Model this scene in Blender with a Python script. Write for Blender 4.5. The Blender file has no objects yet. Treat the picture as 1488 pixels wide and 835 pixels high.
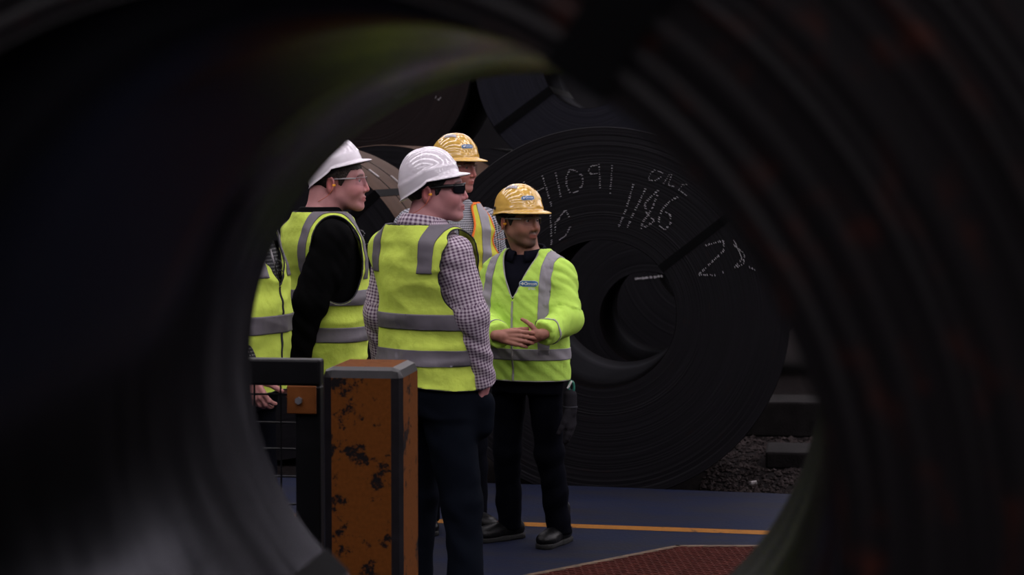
import bpy, bmesh, math, random
import numpy as np
from mathutils import Vector, Matrix, noise
from mathutils.bvhtree import BVHTree

random.seed(7)
rng = np.random.default_rng(7)
scene = bpy.context.scene
col = scene.collection
PI = math.pi

# ------------------------------------------------------------------ camera
FPX = 3000.0                      # focal length in pixels of the 1488 px wide frame
CAM = np.array([0.0, 0.0, 1.85])
PITCH = math.atan((417.5 - 237) / FPX)
YAW = math.atan((1167 - 744) / FPX * math.cos(PITCH))
FWD = np.array([-math.sin(YAW) * math.cos(PITCH), math.cos(YAW) * math.cos(PITCH), -math.sin(PITCH)])
RGT = np.array([math.cos(YAW), math.sin(YAW), 0.0])
UPV = np.cross(RGT, FWD)
cam_data = bpy.data.cameras.new('camera')
cam_data.sensor_fit = 'HORIZONTAL'
cam_data.sensor_width = 36.0
cam_data.lens = 36.0 * FPX / 1488.0
cam_data.clip_start = 0.05
cam_data.dof.use_dof = True
cam_data.dof.focus_distance = 8.9
cam_data.dof.aperture_fstop = 5.0
cam = bpy.data.objects.new('camera', cam_data)
cam.location = CAM
cam.rotation_euler = (PI / 2 - PITCH, 0, YAW)
col.objects.link(cam)
scene.camera = cam

# ------------------------------------------------------------------ light
world = bpy.data.worlds.new('world')
scene.world = world
world.use_nodes = True
wb = world.node_tree.nodes['Background']
wb.inputs['Color'].default_value = (0.62, 0.58, 0.66, 1)
wb.inputs['Strength'].default_value = 0.02
SKYLIGHT_STRENGTH = 9.0
SIDE_GLOW_STRENGTH = 5.0
scene.view_settings.view_transform = 'Standard'
scene.view_settings.look = 'None'
scene.view_settings.gamma = 1.0
scene.view_settings.use_curve_mapping = False
scene.view_settings.exposure = -0.08

# ------------------------------------------------------------------ helpers: rays from the photograph to real planes
def ray(px, py):
    return FWD + RGT * ((px - 744) / FPX) + UPV * ((417.5 - py) / FPX)
def onY(px, py, Y):
    r = ray(px, py); return CAM + r * (Y / r[1])
def onZ(px, py, z):
    r = ray(px, py); return CAM + r * ((z - CAM[2]) / r[2])

# ------------------------------------------------------------------ helpers: objects
def tag(o, label=None, cat=None, group=None, kind=None):
    if label: o['label'] = label
    if cat: o['category'] = cat
    if group: o['group'] = group
    if kind: o['kind'] = kind
    return o
def empty(name, loc=(0, 0, 0), rz=0.0):
    o = bpy.data.objects.new(name, None)
    o.empty_display_size = 0.1
    o.location = loc; o.rotation_euler = (0, 0, rz)
    col.objects.link(o); return o
def mesh_obj(name, V, Fc, mat, parent=None, smooth=True, mats=None, midx=None):
    me = bpy.data.meshes.new(name)
    me.from_pydata([tuple(map(float, v)) for v in V], [], [tuple(int(i) for i in f) for f in Fc])
    me.update()
    for m in (mats or [mat]): me.materials.append(m)
    if midx is not None: me.polygons.foreach_set('material_index', np.asarray(midx, dtype=np.int32))
    me.polygons.foreach_set('use_smooth', [bool(smooth)] * len(me.polygons))
    o = bpy.data.objects.new(name, me)
    col.objects.link(o)
    if parent is not None: o.parent = parent
    return o
def vattr(o, name, arr):
    a = o.data.attributes.new(name, 'FLOAT_COLOR' if arr.shape[1] == 4 else 'FLOAT_VECTOR', 'POINT')
    a.data.foreach_set('color' if arr.shape[1] == 4 else 'vector', np.asarray(arr, dtype=np.float32).ravel())

class MB:
    """collects boxes, tubes, lathes of ONE part"""
    def __init__(s): s.V = []; s.F = []; s.M = []
    def add(s, V, F, m=0):
        b = len(s.V); s.V += [tuple(v) for v in V]; s.F += [tuple(i + b for i in f) for f in F]; s.M += [m] * len(F); return s
    def box(s, c, d, bev=0.0, mid=0, bevmid=None, R=None):
        x, y, z = (v / 2 for v in d)
        bm = bmesh.new(); bmesh.ops.create_cube(bm, size=1)
        for v in bm.verts: v.co = (v.co.x * 2 * x, v.co.y * 2 * y, v.co.z * 2 * z)
        big = 0
        if bev > 0:
            r = bmesh.ops.bevel(bm, geom=bm.edges[:], offset=bev, segments=2, affect='EDGES', profile=0.5)
        bm.verts.index_update()
        V = [np.array(v.co) for v in bm.verts]
        if R is not None: V = [R @ v for v in V]
        V = [v + np.array(c) for v in V]
        F = [[v.index for v in f.verts] for f in bm.faces]
        b = len(s.V); s.V += [tuple(v) for v in V]
        for f, g in zip(bm.faces, F):
            n = f.normal; flat = max(abs(n.x), abs(n.y), abs(n.z)) > 0.999
            s.F.append(tuple(i + b for i in g)); s.M.append(mid if (flat or bevmid is None) else bevmid)
        bm.free(); return s
    def tube(s, pts, r, n=8, closed=False, cap=True, m=0):
        pts = [np.array(p, float) for p in pts]; N = len(pts)
        rr = r if hasattr(r, '__len__') else [r] * N
        rings = []; up = None
        for i in range(N):
            if closed: t = pts[(i + 1) % N] - pts[i - 1]
            else: t = pts[min(i + 1, N - 1)] - pts[max(i - 1, 0)]
            t = t / (np.linalg.norm(t) + 1e-12)
            if up is None:
                up = np.array([0, 0, 1.0]) if abs(t[2]) < 0.9 else np.array([1.0, 0, 0])
            u = up - t * (up @ t); u /= np.linalg.norm(u) + 1e-12; up = u; w = np.cross(t, u)
            rings.append([pts[i] + rr[i] * (u * math.cos(a) + w * math.sin(a)) for a in np.linspace(0, 2 * PI, n, endpoint=False)])
        V = [v for q in rings for v in q]; F = []
        for i in range(N if closed else N - 1):
            j = (i + 1) % N
            for k in range(n):
                l = (k + 1) % n; F.append((i * n + k, i * n + l, j * n + l, j * n + k))
        if cap and not closed:
            F.append(tuple(range(n))[::-1]); F.append(tuple((N - 1) * n + k for k in range(n)))
        return s.add(V, F, m)
    def build(s, name, mat, parent=None, smooth=False, mats=None):
        return mesh_obj(name, s.V, s.F, mat, parent, smooth, mats, s.M)

# ------------------------------------------------------------------ helpers: materials
def newmat(name):
    m = bpy.data.materials.new(name); m.use_nodes = True
    nt = m.node_tree; return m, nt, nt.nodes['Principled BSDF']
def N(nt, kind, **kw):
    n = nt.nodes.new(kind)
    for k, v in kw.items():
        if k in n.inputs: n.inputs[k].default_value = v
        else: setattr(n, k, v)
    return n
def math_node(nt, op, a, b=None, c=None):
    n = nt.nodes.new('ShaderNodeMath'); n.operation = op
    for i, v in enumerate((a, b, c)):
        if v is None: continue
        if isinstance(v, (int, float)): n.inputs[i].default_value = v
        else: nt.links.new(v, n.inputs[i])
    return n.outputs[0]
def mixc(nt, fac, a, b):
    n = nt.nodes.new('ShaderNodeMix'); n.data_type = 'RGBA'
    for s, v in ((n.inputs[0], fac), (n.inputs[6], a), (n.inputs[7], b)):
        if isinstance(v, tuple): s.default_value = v + (1,) if len(v) == 3 else v
        elif isinstance(v, (int, float)): s.default_value = v
        else: nt.links.new(v, s)
    return n.outputs[2]
def ramp(nt, inp, lo, hi):
    n = nt.nodes.new('ShaderNodeMapRange'); n.inputs[1].default_value = lo; n.inputs[2].default_value = hi
    nt.links.new(inp, n.inputs[0]); return n.outputs[0]
def plain(name, c, rough=0.6, metal=0.0, var=0.25, scale=12.0, bump=0.0, bscale=60.0, spec=0.25, sheen=0.0):
    m, nt, p = newmat(name)
    tc = N(nt, 'ShaderNodeTexCoord'); no = N(nt, 'ShaderNodeTexNoise', Scale=scale, Detail=5.0)
    nt.links.new(tc.outputs['Object'], no.inputs['Vector'])
    d = tuple(x * (1 - var) for x in c); e = tuple(min(1, x * (1 + var)) for x in c)
    nt.links.new(mixc(nt, ramp(nt, no.outputs['Fac'], 0.3, 0.7), d, e), p.inputs['Base Color'])
    p.inputs['Roughness'].default_value = rough; p.inputs['Metallic'].default_value = metal
    p.inputs['Specular IOR Level'].default_value = spec
    if sheen: p.inputs['Sheen Weight'].default_value = sheen
    if bump:
        n2 = N(nt, 'ShaderNodeTexNoise', Scale=bscale, Detail=6.0); nt.links.new(tc.outputs['Object'], n2.inputs['Vector'])
        b = N(nt, 'ShaderNodeBump', Strength=bump, Distance=0.01)
        nt.links.new(n2.outputs['Fac'], b.inputs['Height']); nt.links.new(b.outputs[0], p.inputs['Normal'])
    return m
def coil_face_mat(name, base, rust, rust_amt, rough=0.5, rings=140.0, warm=None):
    """wound sheet edges: colour and relief run in rings about the object's Y axis"""
    m, nt, p = newmat(name)
    tc = N(nt, 'ShaderNodeTexCoord'); sx = N(nt, 'ShaderNodeSeparateXYZ'); nt.links.new(tc.outputs['Object'], sx.inputs[0])
    X, Y, Z = sx.outputs
    r = math_node(nt, 'SQRT', math_node(nt, 'ADD', math_node(nt, 'MULTIPLY', X, X), math_node(nt, 'MULTIPLY', Z, Z)))
    an = math_node(nt, 'ARCTAN2', Z, X)
    def pol(kr, ka, sc, det=4.0):
        cb = N(nt, 'ShaderNodeCombineXYZ')
        nt.links.new(math_node(nt, 'MULTIPLY', r, kr), cb.inputs[0]); nt.links.new(math_node(nt, 'MULTIPLY', an, ka), cb.inputs[1])
        n = N(nt, 'ShaderNodeTexNoise', Scale=sc, Detail=det); nt.links.new(cb.outputs[0], n.inputs['Vector']); return n.outputs['Fac']
    fine = pol(rings, 1.2, 1.0); mid = pol(rings * 0.15, 0.8, 1.0); streak = pol(42.0, 7.0, 1.0, 6.0); pat = pol(13.0, 9.0, 1.0, 3.0)
    c = mixc(nt, ramp(nt, fine, 0.3, 0.7), tuple(x * 0.6 for x in base), tuple(x * 1.35 for x in base))
    c = mixc(nt, ramp(nt, mid, 0.35, 0.7), c, tuple(x * 0.75 for x in base))
    ru = math_node(nt, 'MULTIPLY', ramp(nt, streak, 0.62 - 0.1 * rust_amt, 0.74), ramp(nt, pat, 0.42, 0.62))
    c = mixc(nt, math_node(nt, 'MULTIPLY', ru, min(1.0, rust_amt)), c, rust)
    nt.links.new(c, p.inputs['Base Color'])
    p.inputs['Roughness'].default_value = rough; p.inputs['Specular IOR Level'].default_value = 0.10
    b = N(nt, 'ShaderNodeBump', Strength=0.22, Distance=0.004); nt.links.new(fine, b.inputs['Height']); nt.links.new(b.outputs[0], p.inputs['Normal'])
    return m

M = {}
M['coil_dark'] = coil_face_mat('coil_face_dark', (0.0060, 0.0055, 0.0070), (0.04, 0.012, 0.006), 0.15)
M['coil_blue'] = coil_face_mat('coil_face_blue', (0.0080, 0.0080, 0.0125), (0.04, 0.012, 0.006), 0.1)
M['coil_red'] = coil_face_mat('coil_face_red', (0.0090, 0.0055, 0.0055), (0.02, 0.008, 0.005), 0.5)
M['coil_rusty'] = coil_face_mat('coil_face_rusty', (0.0065, 0.0055, 0.0060), (0.045, 0.010, 0.005), 1.0, rings=90.0)
def bore_mat(name='bore_steel', gloss=0.035, ro=0.42, dk=0.5):
    """oily mill-scale steel: dark diffuse with a weak even sheen"""
    m, nt, p = newmat(name)
    out = nt.nodes['Material Output']; nt.nodes.remove(p)
    tc = N(nt, 'ShaderNodeTexCoord'); mp = N(nt, 'ShaderNodeMapping'); mp.inputs['Scale'].default_value = (3, 14, 3)
    nt.links.new(tc.outputs['Object'], mp.inputs[0])
    no = N(nt, 'ShaderNodeTexNoise', Scale=1.0, Detail=6.0); nt.links.new(mp.outputs[0], no.inputs['Vector'])
    df = N(nt, 'ShaderNodeBsdfDiffuse'); gl = N(nt, 'ShaderNodeBsdfGlossy'); ad = N(nt, 'ShaderNodeAddShader')
    nt.links.new(mixc(nt, ramp(nt, no.outputs['Fac'], 0.35, 0.7), tuple(dk * v for v in (0.0045, 0.0042, 0.0050)), tuple(dk * v for v in (0.0090, 0.0072, 0.0068))), df.inputs[0])
    fz = N(nt, 'ShaderNodeFresnel', IOR=1.45); gv_ = math_node(nt, 'MULTIPLY', fz.outputs[0], gloss); cc = N(nt, 'ShaderNodeCombineColor')
    for q in range(3): nt.links.new(math_node(nt, 'MULTIPLY', gv_, (0.95, 0.96, 1.08)[q]), cc.inputs[q])
    nt.links.new(cc.outputs[0], gl.inputs['Color'])
    nt.links.new(math_node(nt, 'ADD', math_node(nt, 'MULTIPLY', no.outputs['Fac'], 0.2), ro - 0.1), gl.inputs['Roughness'])
    b = N(nt, 'ShaderNodeBump', Strength=0.06, Distance=0.01); nt.links.new(no.outputs['Fac'], b.inputs['Height'])
    for q in (df, gl): nt.links.new(b.outputs[0], q.inputs['Normal'])
    nt.links.new(df.outputs[0], ad.inputs[0]); nt.links.new(gl.outputs[0], ad.inputs[1]); nt.links.new(ad.outputs[0], out.inputs[0])
    return m
M['bore'] = bore_mat(); M['bore_polished'] = bore_mat('bore_steel_polished', 0.36, 0.22, 0.8)
M['tan_wrap'] = plain('tan_wrap', (0.050, 0.0275, 0.0175), 0.7, var=0.18, scale=4, spec=0.1)
M['dark_steel'] = plain('dark_outer_steel', (0.006, 0.0055, 0.0065), 0.7, var=0.3, scale=5, spec=0.03)
M['strap'] = plain('black_strap', (0.0015, 0.0015, 0.0018), 0.8, var=0.2, spec=0.05)
M['seal'] = plain('strap_seal', (0.30, 0.28, 0.28), 0.4, 0.5, 0.2)
M['chalk'] = plain('chalk', (0.30, 0.29, 0.30), 0.9, var=0.3, scale=200)
M['timber'] = plain('dark_timber', (0.008, 0.007, 0.007), 0.85, var=0.4, scale=9, bump=0.4, spec=0.05)
M['gravel'] = plain('gravel_stone', (0.022, 0.017, 0.0165), 0.9, spec=0.05, var=0.7, scale=8)
M['earth'] = plain('yard_ground', (0.008, 0.0065, 0.0065), 0.95, spec=0.02, var=0.5, scale=25, bump=0.8, bscale=70)
M['concrete_dark'] = plain('shed_cladding', (0.010, 0.0095, 0.0105), 0.8, var=0.2, scale=1, spec=0.03)
def floor_mat():
    m, nt, p = newmat('blue_floor_paint')
    tc = N(nt, 'ShaderNodeTexCoord'); n1 = N(nt, 'ShaderNodeTexNoise', Scale=1.6, Detail=8.0, Roughness=0.65); n2 = N(nt, 'ShaderNodeTexNoise', Scale=45.0, Detail=4.0)
    mp = N(nt, 'ShaderNodeMapping'); mp.inputs['Scale'].default_value = (1, 4, 1); nt.links.new(tc.outputs['Object'], mp.inputs[0])
    nt.links.new(mp.outputs[0], n1.inputs['Vector']); nt.links.new(tc.outputs['Object'], n2.inputs['Vector'])
    c = mixc(nt, ramp(nt, n1.outputs['Fac'], 0.42, 0.62), (0.0062, 0.0088, 0.0230), (0.0110, 0.0110, 0.0160))
    c = mixc(nt, ramp(nt, n2.outputs['Fac'], 0.66, 0.74), c, (0.02, 0.02, 0.023))
    nt.links.new(c, p.inputs['Base Color']); p.inputs['Roughness'].default_value = 0.7; p.inputs['Specular IOR Level'].default_value = 0.06
    b = N(nt, 'ShaderNodeBump', Strength=0.15, Distance=0.01); nt.links.new(n2.outputs['Fac'], b.inputs['Height']); nt.links.new(b.outputs[0], p.inputs['Normal'])
    return m
M['floor'] = floor_mat()
def chipped(name, paint, under, scale, lo, hi, rough=0.5):
    m, nt, p = newmat(name)
    tc = N(nt, 'ShaderNodeTexCoord'); n1 = N(nt, 'ShaderNodeTexNoise', Scale=scale, Detail=9.0, Roughness=0.72); n2 = N(nt, 'ShaderNodeTexNoise', Scale=scale * 5, Detail=5.0)
    n3 = N(nt, 'ShaderNodeTexNoise', Scale=scale * 0.35, Detail=2.0)
    for q in (n1, n2, n3): nt.links.new(tc.outputs['Object'], q.inputs['Vector'])
    c = mixc(nt, n2.outputs['Fac'], tuple(x * 0.7 for x in paint), tuple(x * 1.25 for x in paint))
    f = math_node(nt, 'ADD', math_node(nt, 'MULTIPLY', n1.outputs['Fac'], 0.7), math_node(nt, 'MULTIPLY', n3.outputs['Fac'], 0.3))
    f = ramp(nt, f, lo, hi)
    nt.links.new(mixc(nt, f, c, under), p.inputs['Base Color']); p.inputs['Roughness'].default_value = rough; p.inputs['Specular IOR Level'].default_value = 0.05
    b = N(nt, 'ShaderNodeBump', Strength=0.3, Distance=0.004, invert=True); nt.links.new(f, b.inputs['Height']); nt.links.new(b.outputs[0], p.inputs['Normal'])
    return m
M['post_paint'] = chipped('orange_chipped_paint', (0.098, 0.031, 0.0062), (0.0075, 0.006, 0.0065), 16.0, 0.545, 0.585, 0.85)
M['post_edge'] = plain('worn_dark_edge', (0.0065, 0.0055, 0.0065), 0.38, var=0.4, scale=20, spec=0.22)
M['line'] = chipped('yellow_line_paint', (0.19, 0.080, 0.016), (0.02, 0.018, 0.02), 9.0, 0.58, 0.63, 0.7)
M['bracket'] = plain('orange_bracket', (0.13, 0.042, 0.010), 0.5, var=0.3, spec=0.12)
M['black_paint'] = plain('black_rail_paint', (0.003, 0.003, 0.0036), 0.45, var=0.3, spec=0.15)
M['bolt'] = plain('zinc_bolt', (0.30, 0.30, 0.31), 0.35, 0.8)
M['grate'] = plain('red_grating', (0.050, 0.013, 0.010), 0.7, var=0.4, scale=30, spec=0.05)
M['grate_bed'] = plain('grating_bed', (0.008, 0.004, 0.004), 0.9)
M['kerb'] = plain('worn_kerb_edge', (0.075, 0.050, 0.030), 0.8, var=0.5, scale=30)
def emis(name, c, s):
    m, nt, p = newmat(name); p.inputs['Base Color'].default_value = (0.8, 0.8, 0.8, 1)
    p.inputs['Emission Color'].default_value = c + (1,); p.inputs['Emission Strength'].default_value = s; return m
M['side_glow'] = emis('side_glow_sheet', (1.0, 0.93, 1.0), SIDE_GLOW_STRENGTH)  # glow of the added panels on the right wall
M['skylight'] = emis('skylight_sheet', (1.0, 0.93, 1.0), SKYLIGHT_STRENGTH)

# ------------------------------------------------------------------ the setting
GZ = -0.165                                          # yard level behind the painted floor
e0, e1 = onZ(760, 703, 0), onZ(1170, 718, 0)
sl = (e1[1] - e0[1]) / (e1[0] - e0[0])
def edgeY(x): return e0[1] + sl * (x - e0[0])
XL, XR = -14.0, 14.0
# painted floor slab: top sheet with a slightly ragged edge
nx = 200; xs = np.linspace(XL, XR, nx)
V = []; F = []
for i, x in enumerate(xs):
    jag = 0.012 * noise.noise(Vector((x * 6, 0, 0))) + 0.02 * noise.noise(Vector((x * 1.3, 5, 0)))
    V += [(x, -10, 0), (x, edgeY(x) + jag, 0), (x, edgeY(x) + jag, GZ - 0.05), (x, -10, GZ - 0.05)]
for i in range(nx - 1):
    a = 4 * i; b = a + 4
    F += [(a, b, b + 1, a + 1), (a + 1, b + 1, b + 2, a + 2), (a + 2, b + 2, b + 3, a + 3)]
tag(mesh_obj('floor', V, F, M['floor'], smooth=False), 'blue painted concrete floor with a ragged rear edge', kind='structure')
tag(MB().box((0, 27.9, GZ - 0.1), (28, 36, 0.2)).build('ground', M['earth']), 'dark earth of the yard under the steel coils', kind='structure')
# yellow line on the floor
a, b = onZ(620, 756.5, 0), onZ(1105, 773.5, 0); sl2 = (b[1] - a[1]) / (b[0] - a[0])
V = []; F = []
for i, x in enumerate(np.linspace(-6, 5, 90)):
    y = a[1] + sl2 * (x - a[0]); w = 0.055 + 0.006 * noise.noise(Vector((x * 9, 2, 0)))
    V += [(x, y - w, 0.0015), (x, y + w, 0.0015)]
    if i: F.append((2 * i - 2, 2 * i, 2 * i + 1, 2 * i - 1))
tag(mesh_obj('trim_1', V, F, M['line'], smooth=False), 'worn yellow line painted across the blue floor', kind='structure')
# grating set into the floor
g0, g1, g2 = onZ(800, 834, 0), onZ(985, 797.5, 0), onZ(1085, 797.5, 0)
gd = (g1 - g0) / np.linalg.norm(g1 - g0); ge = (g2 - g1) / np.linalg.norm(g2 - g1)
P0 = g1 - gd * 2.2; P1 = g1; P2 = g1 + ge * 1.5; P3 = P2 - gd * 2.2
gr = empty('floor_grating', (P1[0], P1[1], 0))
o = np.array([P1[0], P1[1], 0])
def loc(p): return np.array([p[0] - o[0], p[1] - o[1], 0])
q = [loc(p) for p in (P0, P1, P2, P3)]
mesh_obj('bed_plate', [(*v[:2], 0.003) for v in q], [(3, 2, 1, 0)], M['grate_bed'], gr, False)
mb = MB()
for s_ in range(2):
    d = gd * 0.8 + ge * 0.6 if s_ else gd * 0.8 - ge * 0.6
    d = d / np.linalg.norm(d); nrm = np.array([-d[1], d[0], 0])
    cs = [v @ nrm for v in q]; k = min(cs)
    while k < max(cs):
        ts = []
        for i in range(4):
            A, B = q[i], q[(i + 1) % 4]; ca, cb = A @ nrm - k, B @ nrm - k
            if ca * cb < 0: ts.append(A + (B - A) * ca / (ca - cb))
        if len(ts) == 2 and np.linalg.norm(ts[0] - ts[1]) > 0.03:
            mid = (ts[0] + ts[1]) / 2; L = np.linalg.norm(ts[1] - ts[0]); dd = (ts[1] - ts[0]) / L
            R = np.array([[dd[0], -dd[1], 0], [dd[1], dd[0], 0], [0, 0, 1]])
            mb.box((mid[0], mid[1], 0.009 + 0.003 * s_), (L, 0.010, 0.010), R=R)
        k += 0.034
tag(mb.build('mesh_bars', M['grate'], gr), kind='stuff')
fr = MB()
for A, B in ((q[0], q[1]), (q[1], q[2]), (q[2], q[3]), (q[3], q[0])):
    L = np.linalg.norm(B - A); dd = (B - A) / L; R = np.array([[dd[0], -dd[1], 0], [dd[1], dd[0], 0], [0, 0, 1]])
    fr.box(((A + B)[0] / 2, (A + B)[1] / 2, 0.010), (L + 0.03, 0.035, 0.016), 0.003, R=R)
fr.build('edge_frame', M['kerb'], gr)
tag(gr, 'dark red diamond mesh grating with worn pale edge, set in the blue floor', 'grating')

# shed: walls, roof and its long skylights
tag(MB().box((0, 46, 4.9), (28.4, 0.2, 10.2)).build('wall_back', M['concrete_dark']), kind='structure')
tag(MB().box((XL - 0.1, 18, 4.9), (0.2, 56, 10.2)).build('wall_left', M['concrete_dark']), kind='structure')
tag(MB().box((XR + 0.1, 18, 4.9), (0.2, 56, 10.2)).build('wall_right', M['concrete_dark']), kind='structure')
SKY_Y = tuple(range(-8, 45, 4)); SW = 0.9
cuts = [-10.0] + [v for y in SKY_Y for v in (y - SW / 2, y + SW / 2)] + [46.0]
mb = MB()
for i in range(0, len(cuts), 2):
    mb.box((0, (cuts[i] + cuts[i + 1]) / 2, 10.05), (XR - XL, cuts[i + 1] - cuts[i], 0.1))
tag(mb.build('ceiling', M['concrete_dark']), kind='structure')
for i, y in enumerate(SKY_Y):
    tag(MB().box((0, y, 10.06), (XR - XL, SW, 0.04)).build('light_sheet_%d' % (i + 1), M['skylight']), 'long translucent skylight strip in the shed roof', kind='structure')

for i in range(8):  # added glowing panels, put here to strengthen the light from the right
    tag(MB().box((XR - 0.02, -6 + 6 * i, 7.6), (0.05, 4.4, 2.6)).build('light_sheet_%d' % (21 + i), M['side_glow']), 'glowing panel added on the right wall for light from that side', kind='structure')

# ------------------------------------------------------------------ steel coils
def ring(r, a): return (r * math.cos(a), r * math.sin(a))
def coil(x, z, y, R, rb, w, face, outer, label, seed, nr=60, na=120, tele=0.0006, straps=(), group='steel coils in the yard', bore='bore', stand=0.004, strap_w=0.045):
    rg = random.Random(seed)
    root = empty('steel_coil', (x, y, z))                    # origin on the axis at the front face
    prof = [(R - 0.004, 0.0)]
    for i in range(1, nr):
        r = R + (rb - R) * i / nr
        off = rg.uniform(-tele, tele) + tele * 0.6 * math.sin(i * 0.35 + seed)
        if rg.random() < 0.05: off += rg.choice((-1, 1)) * tele * 2
        prof.append((r, off))
    prof.append((rb + 0.003, 0.0)); nf = len(prof)
    def lathe(name, pr, mat, sm):
        V = []; F = []
        for r, yy in pr:
            for k in range(na):
                cx, cz = ring(r, 2 * PI * k / na); V.append((cx, yy, cz))
        for i in range(len(pr) - 1):
            for k in range(na):
                l = (k + 1) % na; F.append((i * na + k, i * na + l, (i + 1) * na + l, (i + 1) * na + k))
        return mesh_obj(name, V, F, mat, root, sm)
    back = [(rb + 0.003, w)] + [(rb + (R - rb) * i / 6, w) for i in range(1, 6)] + [(R - 0.004, w)]
    lathe('wound_edge', prof[::1], M[face], False)
    lathe('bore_surface', [(rb + 0.003, 0.0), (rb, 0.004), (rb, w * 0.33), (rb, w * 0.66), (rb, w - 0.004), (rb + 0.003, w)], M[bore], True)
    lathe('outer_wrap', [(R - 0.004, w), (R, w - 0.006), (R, w / 2), (R, 0.006), (R - 0.004, 0.0)], M[outer], True)
    lathe('rear_edge', back, M[face], False)
    for a in straps:
        s = stand; pts = [(R + 0.003, -s), (R + 0.003, w + s), (rb - 0.003, w + s), (rb - 0.003, -s)]
        ca, sa = math.cos(a), math.sin(a); t = 0.0018; hw = strap_w / 2; V = []; F = []
        inn = [(R + 0.0005, -s + t), (R + 0.0005, w + s - t), (rb - 0.0005, w + s - t), (rb - 0.0005, -s + t)]
        for (r, yy), (r2, y2) in zip(pts, inn):
            for (rr, yv) in ((r, yy), (r2, y2)):
                for h in (-hw, hw): V.append((rr * ca - h * sa, yv, rr * sa + h * ca))
        for i in range(4):
            A = 4 * i; B = 4 * ((i + 1) % 4)
            F += [(A, A + 1, B + 1, B), (A + 2, B + 2, B + 3, A + 3), (A, B, B + 2, A + 2), (A + 1, A + 3, B + 3, B + 1)]
        mesh_obj('strap', V, F, M['strap'], root, False)
    tag(root, label, 'steel coil', group)
    return root
def hoop(root, R, y, w, t=0.002, mat='strap', seal_at=None):
    na = 96; V = []; F = []
    for k in range(na):
        for r, yy in ((R + t, y), (R + t, y + w), (R, y + w), (R, y)):
            cx, cz = ring(r, 2 * PI * k / na); V.append((cx, yy, cz))
    for k in range(na):
        A = 4 * k; B = 4 * ((k + 1) % na)
        for i in range(4): j = (i + 1) % 4; F.append((A + i, B + i, B + j, A + j))
    h = mesh_obj('hoop_strap', V, F, M[mat], root, False)
    if seal_at is not None:
        ca, sa = math.cos(seal_at), math.sin(seal_at)
        Rm = np.array([[ca, 0, -sa], [0, 1, 0], [sa, 0, ca]])
        MB().box(((R + t + 0.004) * ca, y + w / 2, (R + t + 0.004) * sa), (0.008, w * 1.5, 0.085), 0.002, R=Rm).build('seal', M['seal'], h)
def chalk(root, strokes, Y, jitter=0.5, step=2.9, skip=0.05, ln=2.4, th=0.95, off=0.008, name='chalk_writing'):
    """chalk drawn over the wound edges: it only catches on the proud wraps, so each stroke is a row of short ticks along the rings"""
    ox, oy, oz = root.location; rg = random.Random(len(strokes)); V = []; F = []
    for st in strokes:
        P = [onY(px, py, Y) for px, py in st]; P = [(p[0] - ox, p[2] - oz) for p in P]
        m = Y / FPX
        for (x0, z0), (x1, z1) in zip(P[:-1], P[1:]):
            L = math.hypot(x1 - x0, z1 - z0); n = max(1, int(L / (step * m)))
            for i in range(n):
                if rg.random() < skip: continue
                t = (i + rg.random() * 0.6) / n; x = x0 + (x1 - x0) * t; z = z0 + (z1 - z0) * t
                r = math.hypot(x, z); tx, tz = -z / r, x / r
                sx, sz = (x1 - x0) / L, (z1 - z0) / L
                al = abs(sx * tx + sz * tz); l = (ln + 1.5 * al) * m * rg.uniform(0.5, 1.1) / 2; h = th * m * rg.uniform(0.6, 1.15) / 2
                x += rg.gauss(0, jitter * 0.4) * m; z += rg.gauss(0, jitter * 0.4) * m
                b = len(V); nx_, nz_ = x / r, z / r
                for yy in (-off, 0.0):
                    for su, sv in ((-1, -1), (1, -1), (1, 1), (-1, 1)):
                        V.append((x + su * l * tx + sv * h * nx_, yy, z + su * l * tz + sv * h * nz_))
                F += [(b, b + 3, b + 2, b + 1)] + [(b + i2, b + (i2 + 1) % 4, b + 4 + (i2 + 1) % 4, b + 4 + i2) for i2 in range(4)]
    return mesh_obj(name, V, F, M['chalk'], root, False)
def glyphs(root, groups, Y, **kw):
    for g_ in groups:
        for st in g_: chalk(root, [st], Y, name='chalk_stroke', **kw)

# foreground coil the camera looks through
FGY = 1.463
fg = coil(-0.392, 1.559, FGY, 1.12, 0.42, 1.517, 'coil_rusty', 'dark_steel', 'huge dark rust-flecked steel coil in front, its bore framing the whole group', 3,
          nr=110, na=220, tele=0.0012, straps=(math.radians(56.6), math.radians(225.8)), stand=0.006, strap_w=0.048, bore='bore_polished')
# its saddle
sd = empty('coil_saddle', (-0.392, FGY + 0.76, 0))
for yy in (-0.5, 0.5):
    for sx in (-1, 1):
        ang = math.radians(30); R = np.array([[math.cos(sx * ang), 0, math.sin(-sx * ang)], [0, 1, 0], [math.sin(sx * ang), 0, math.cos(sx * ang)]])
        MB().box((sx * 0.63, yy, 0.52), (0.50, 0.16, 0.10), 0.01, R=R).build('cradle_pad', M['timber'], sd)
        MB().box((sx * 0.70, yy, 0.23), (0.16, 0.14, 0.46), 0.01).build('upright', M['black_paint'], sd)
    MB().box((0, yy, 0.06), (1.9, 0.18, 0.12), 0.01).build('cross_beam', M['black_paint'], sd)
tag(sd, 'black steel saddle carrying the large foreground coil', 'saddle')

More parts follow.
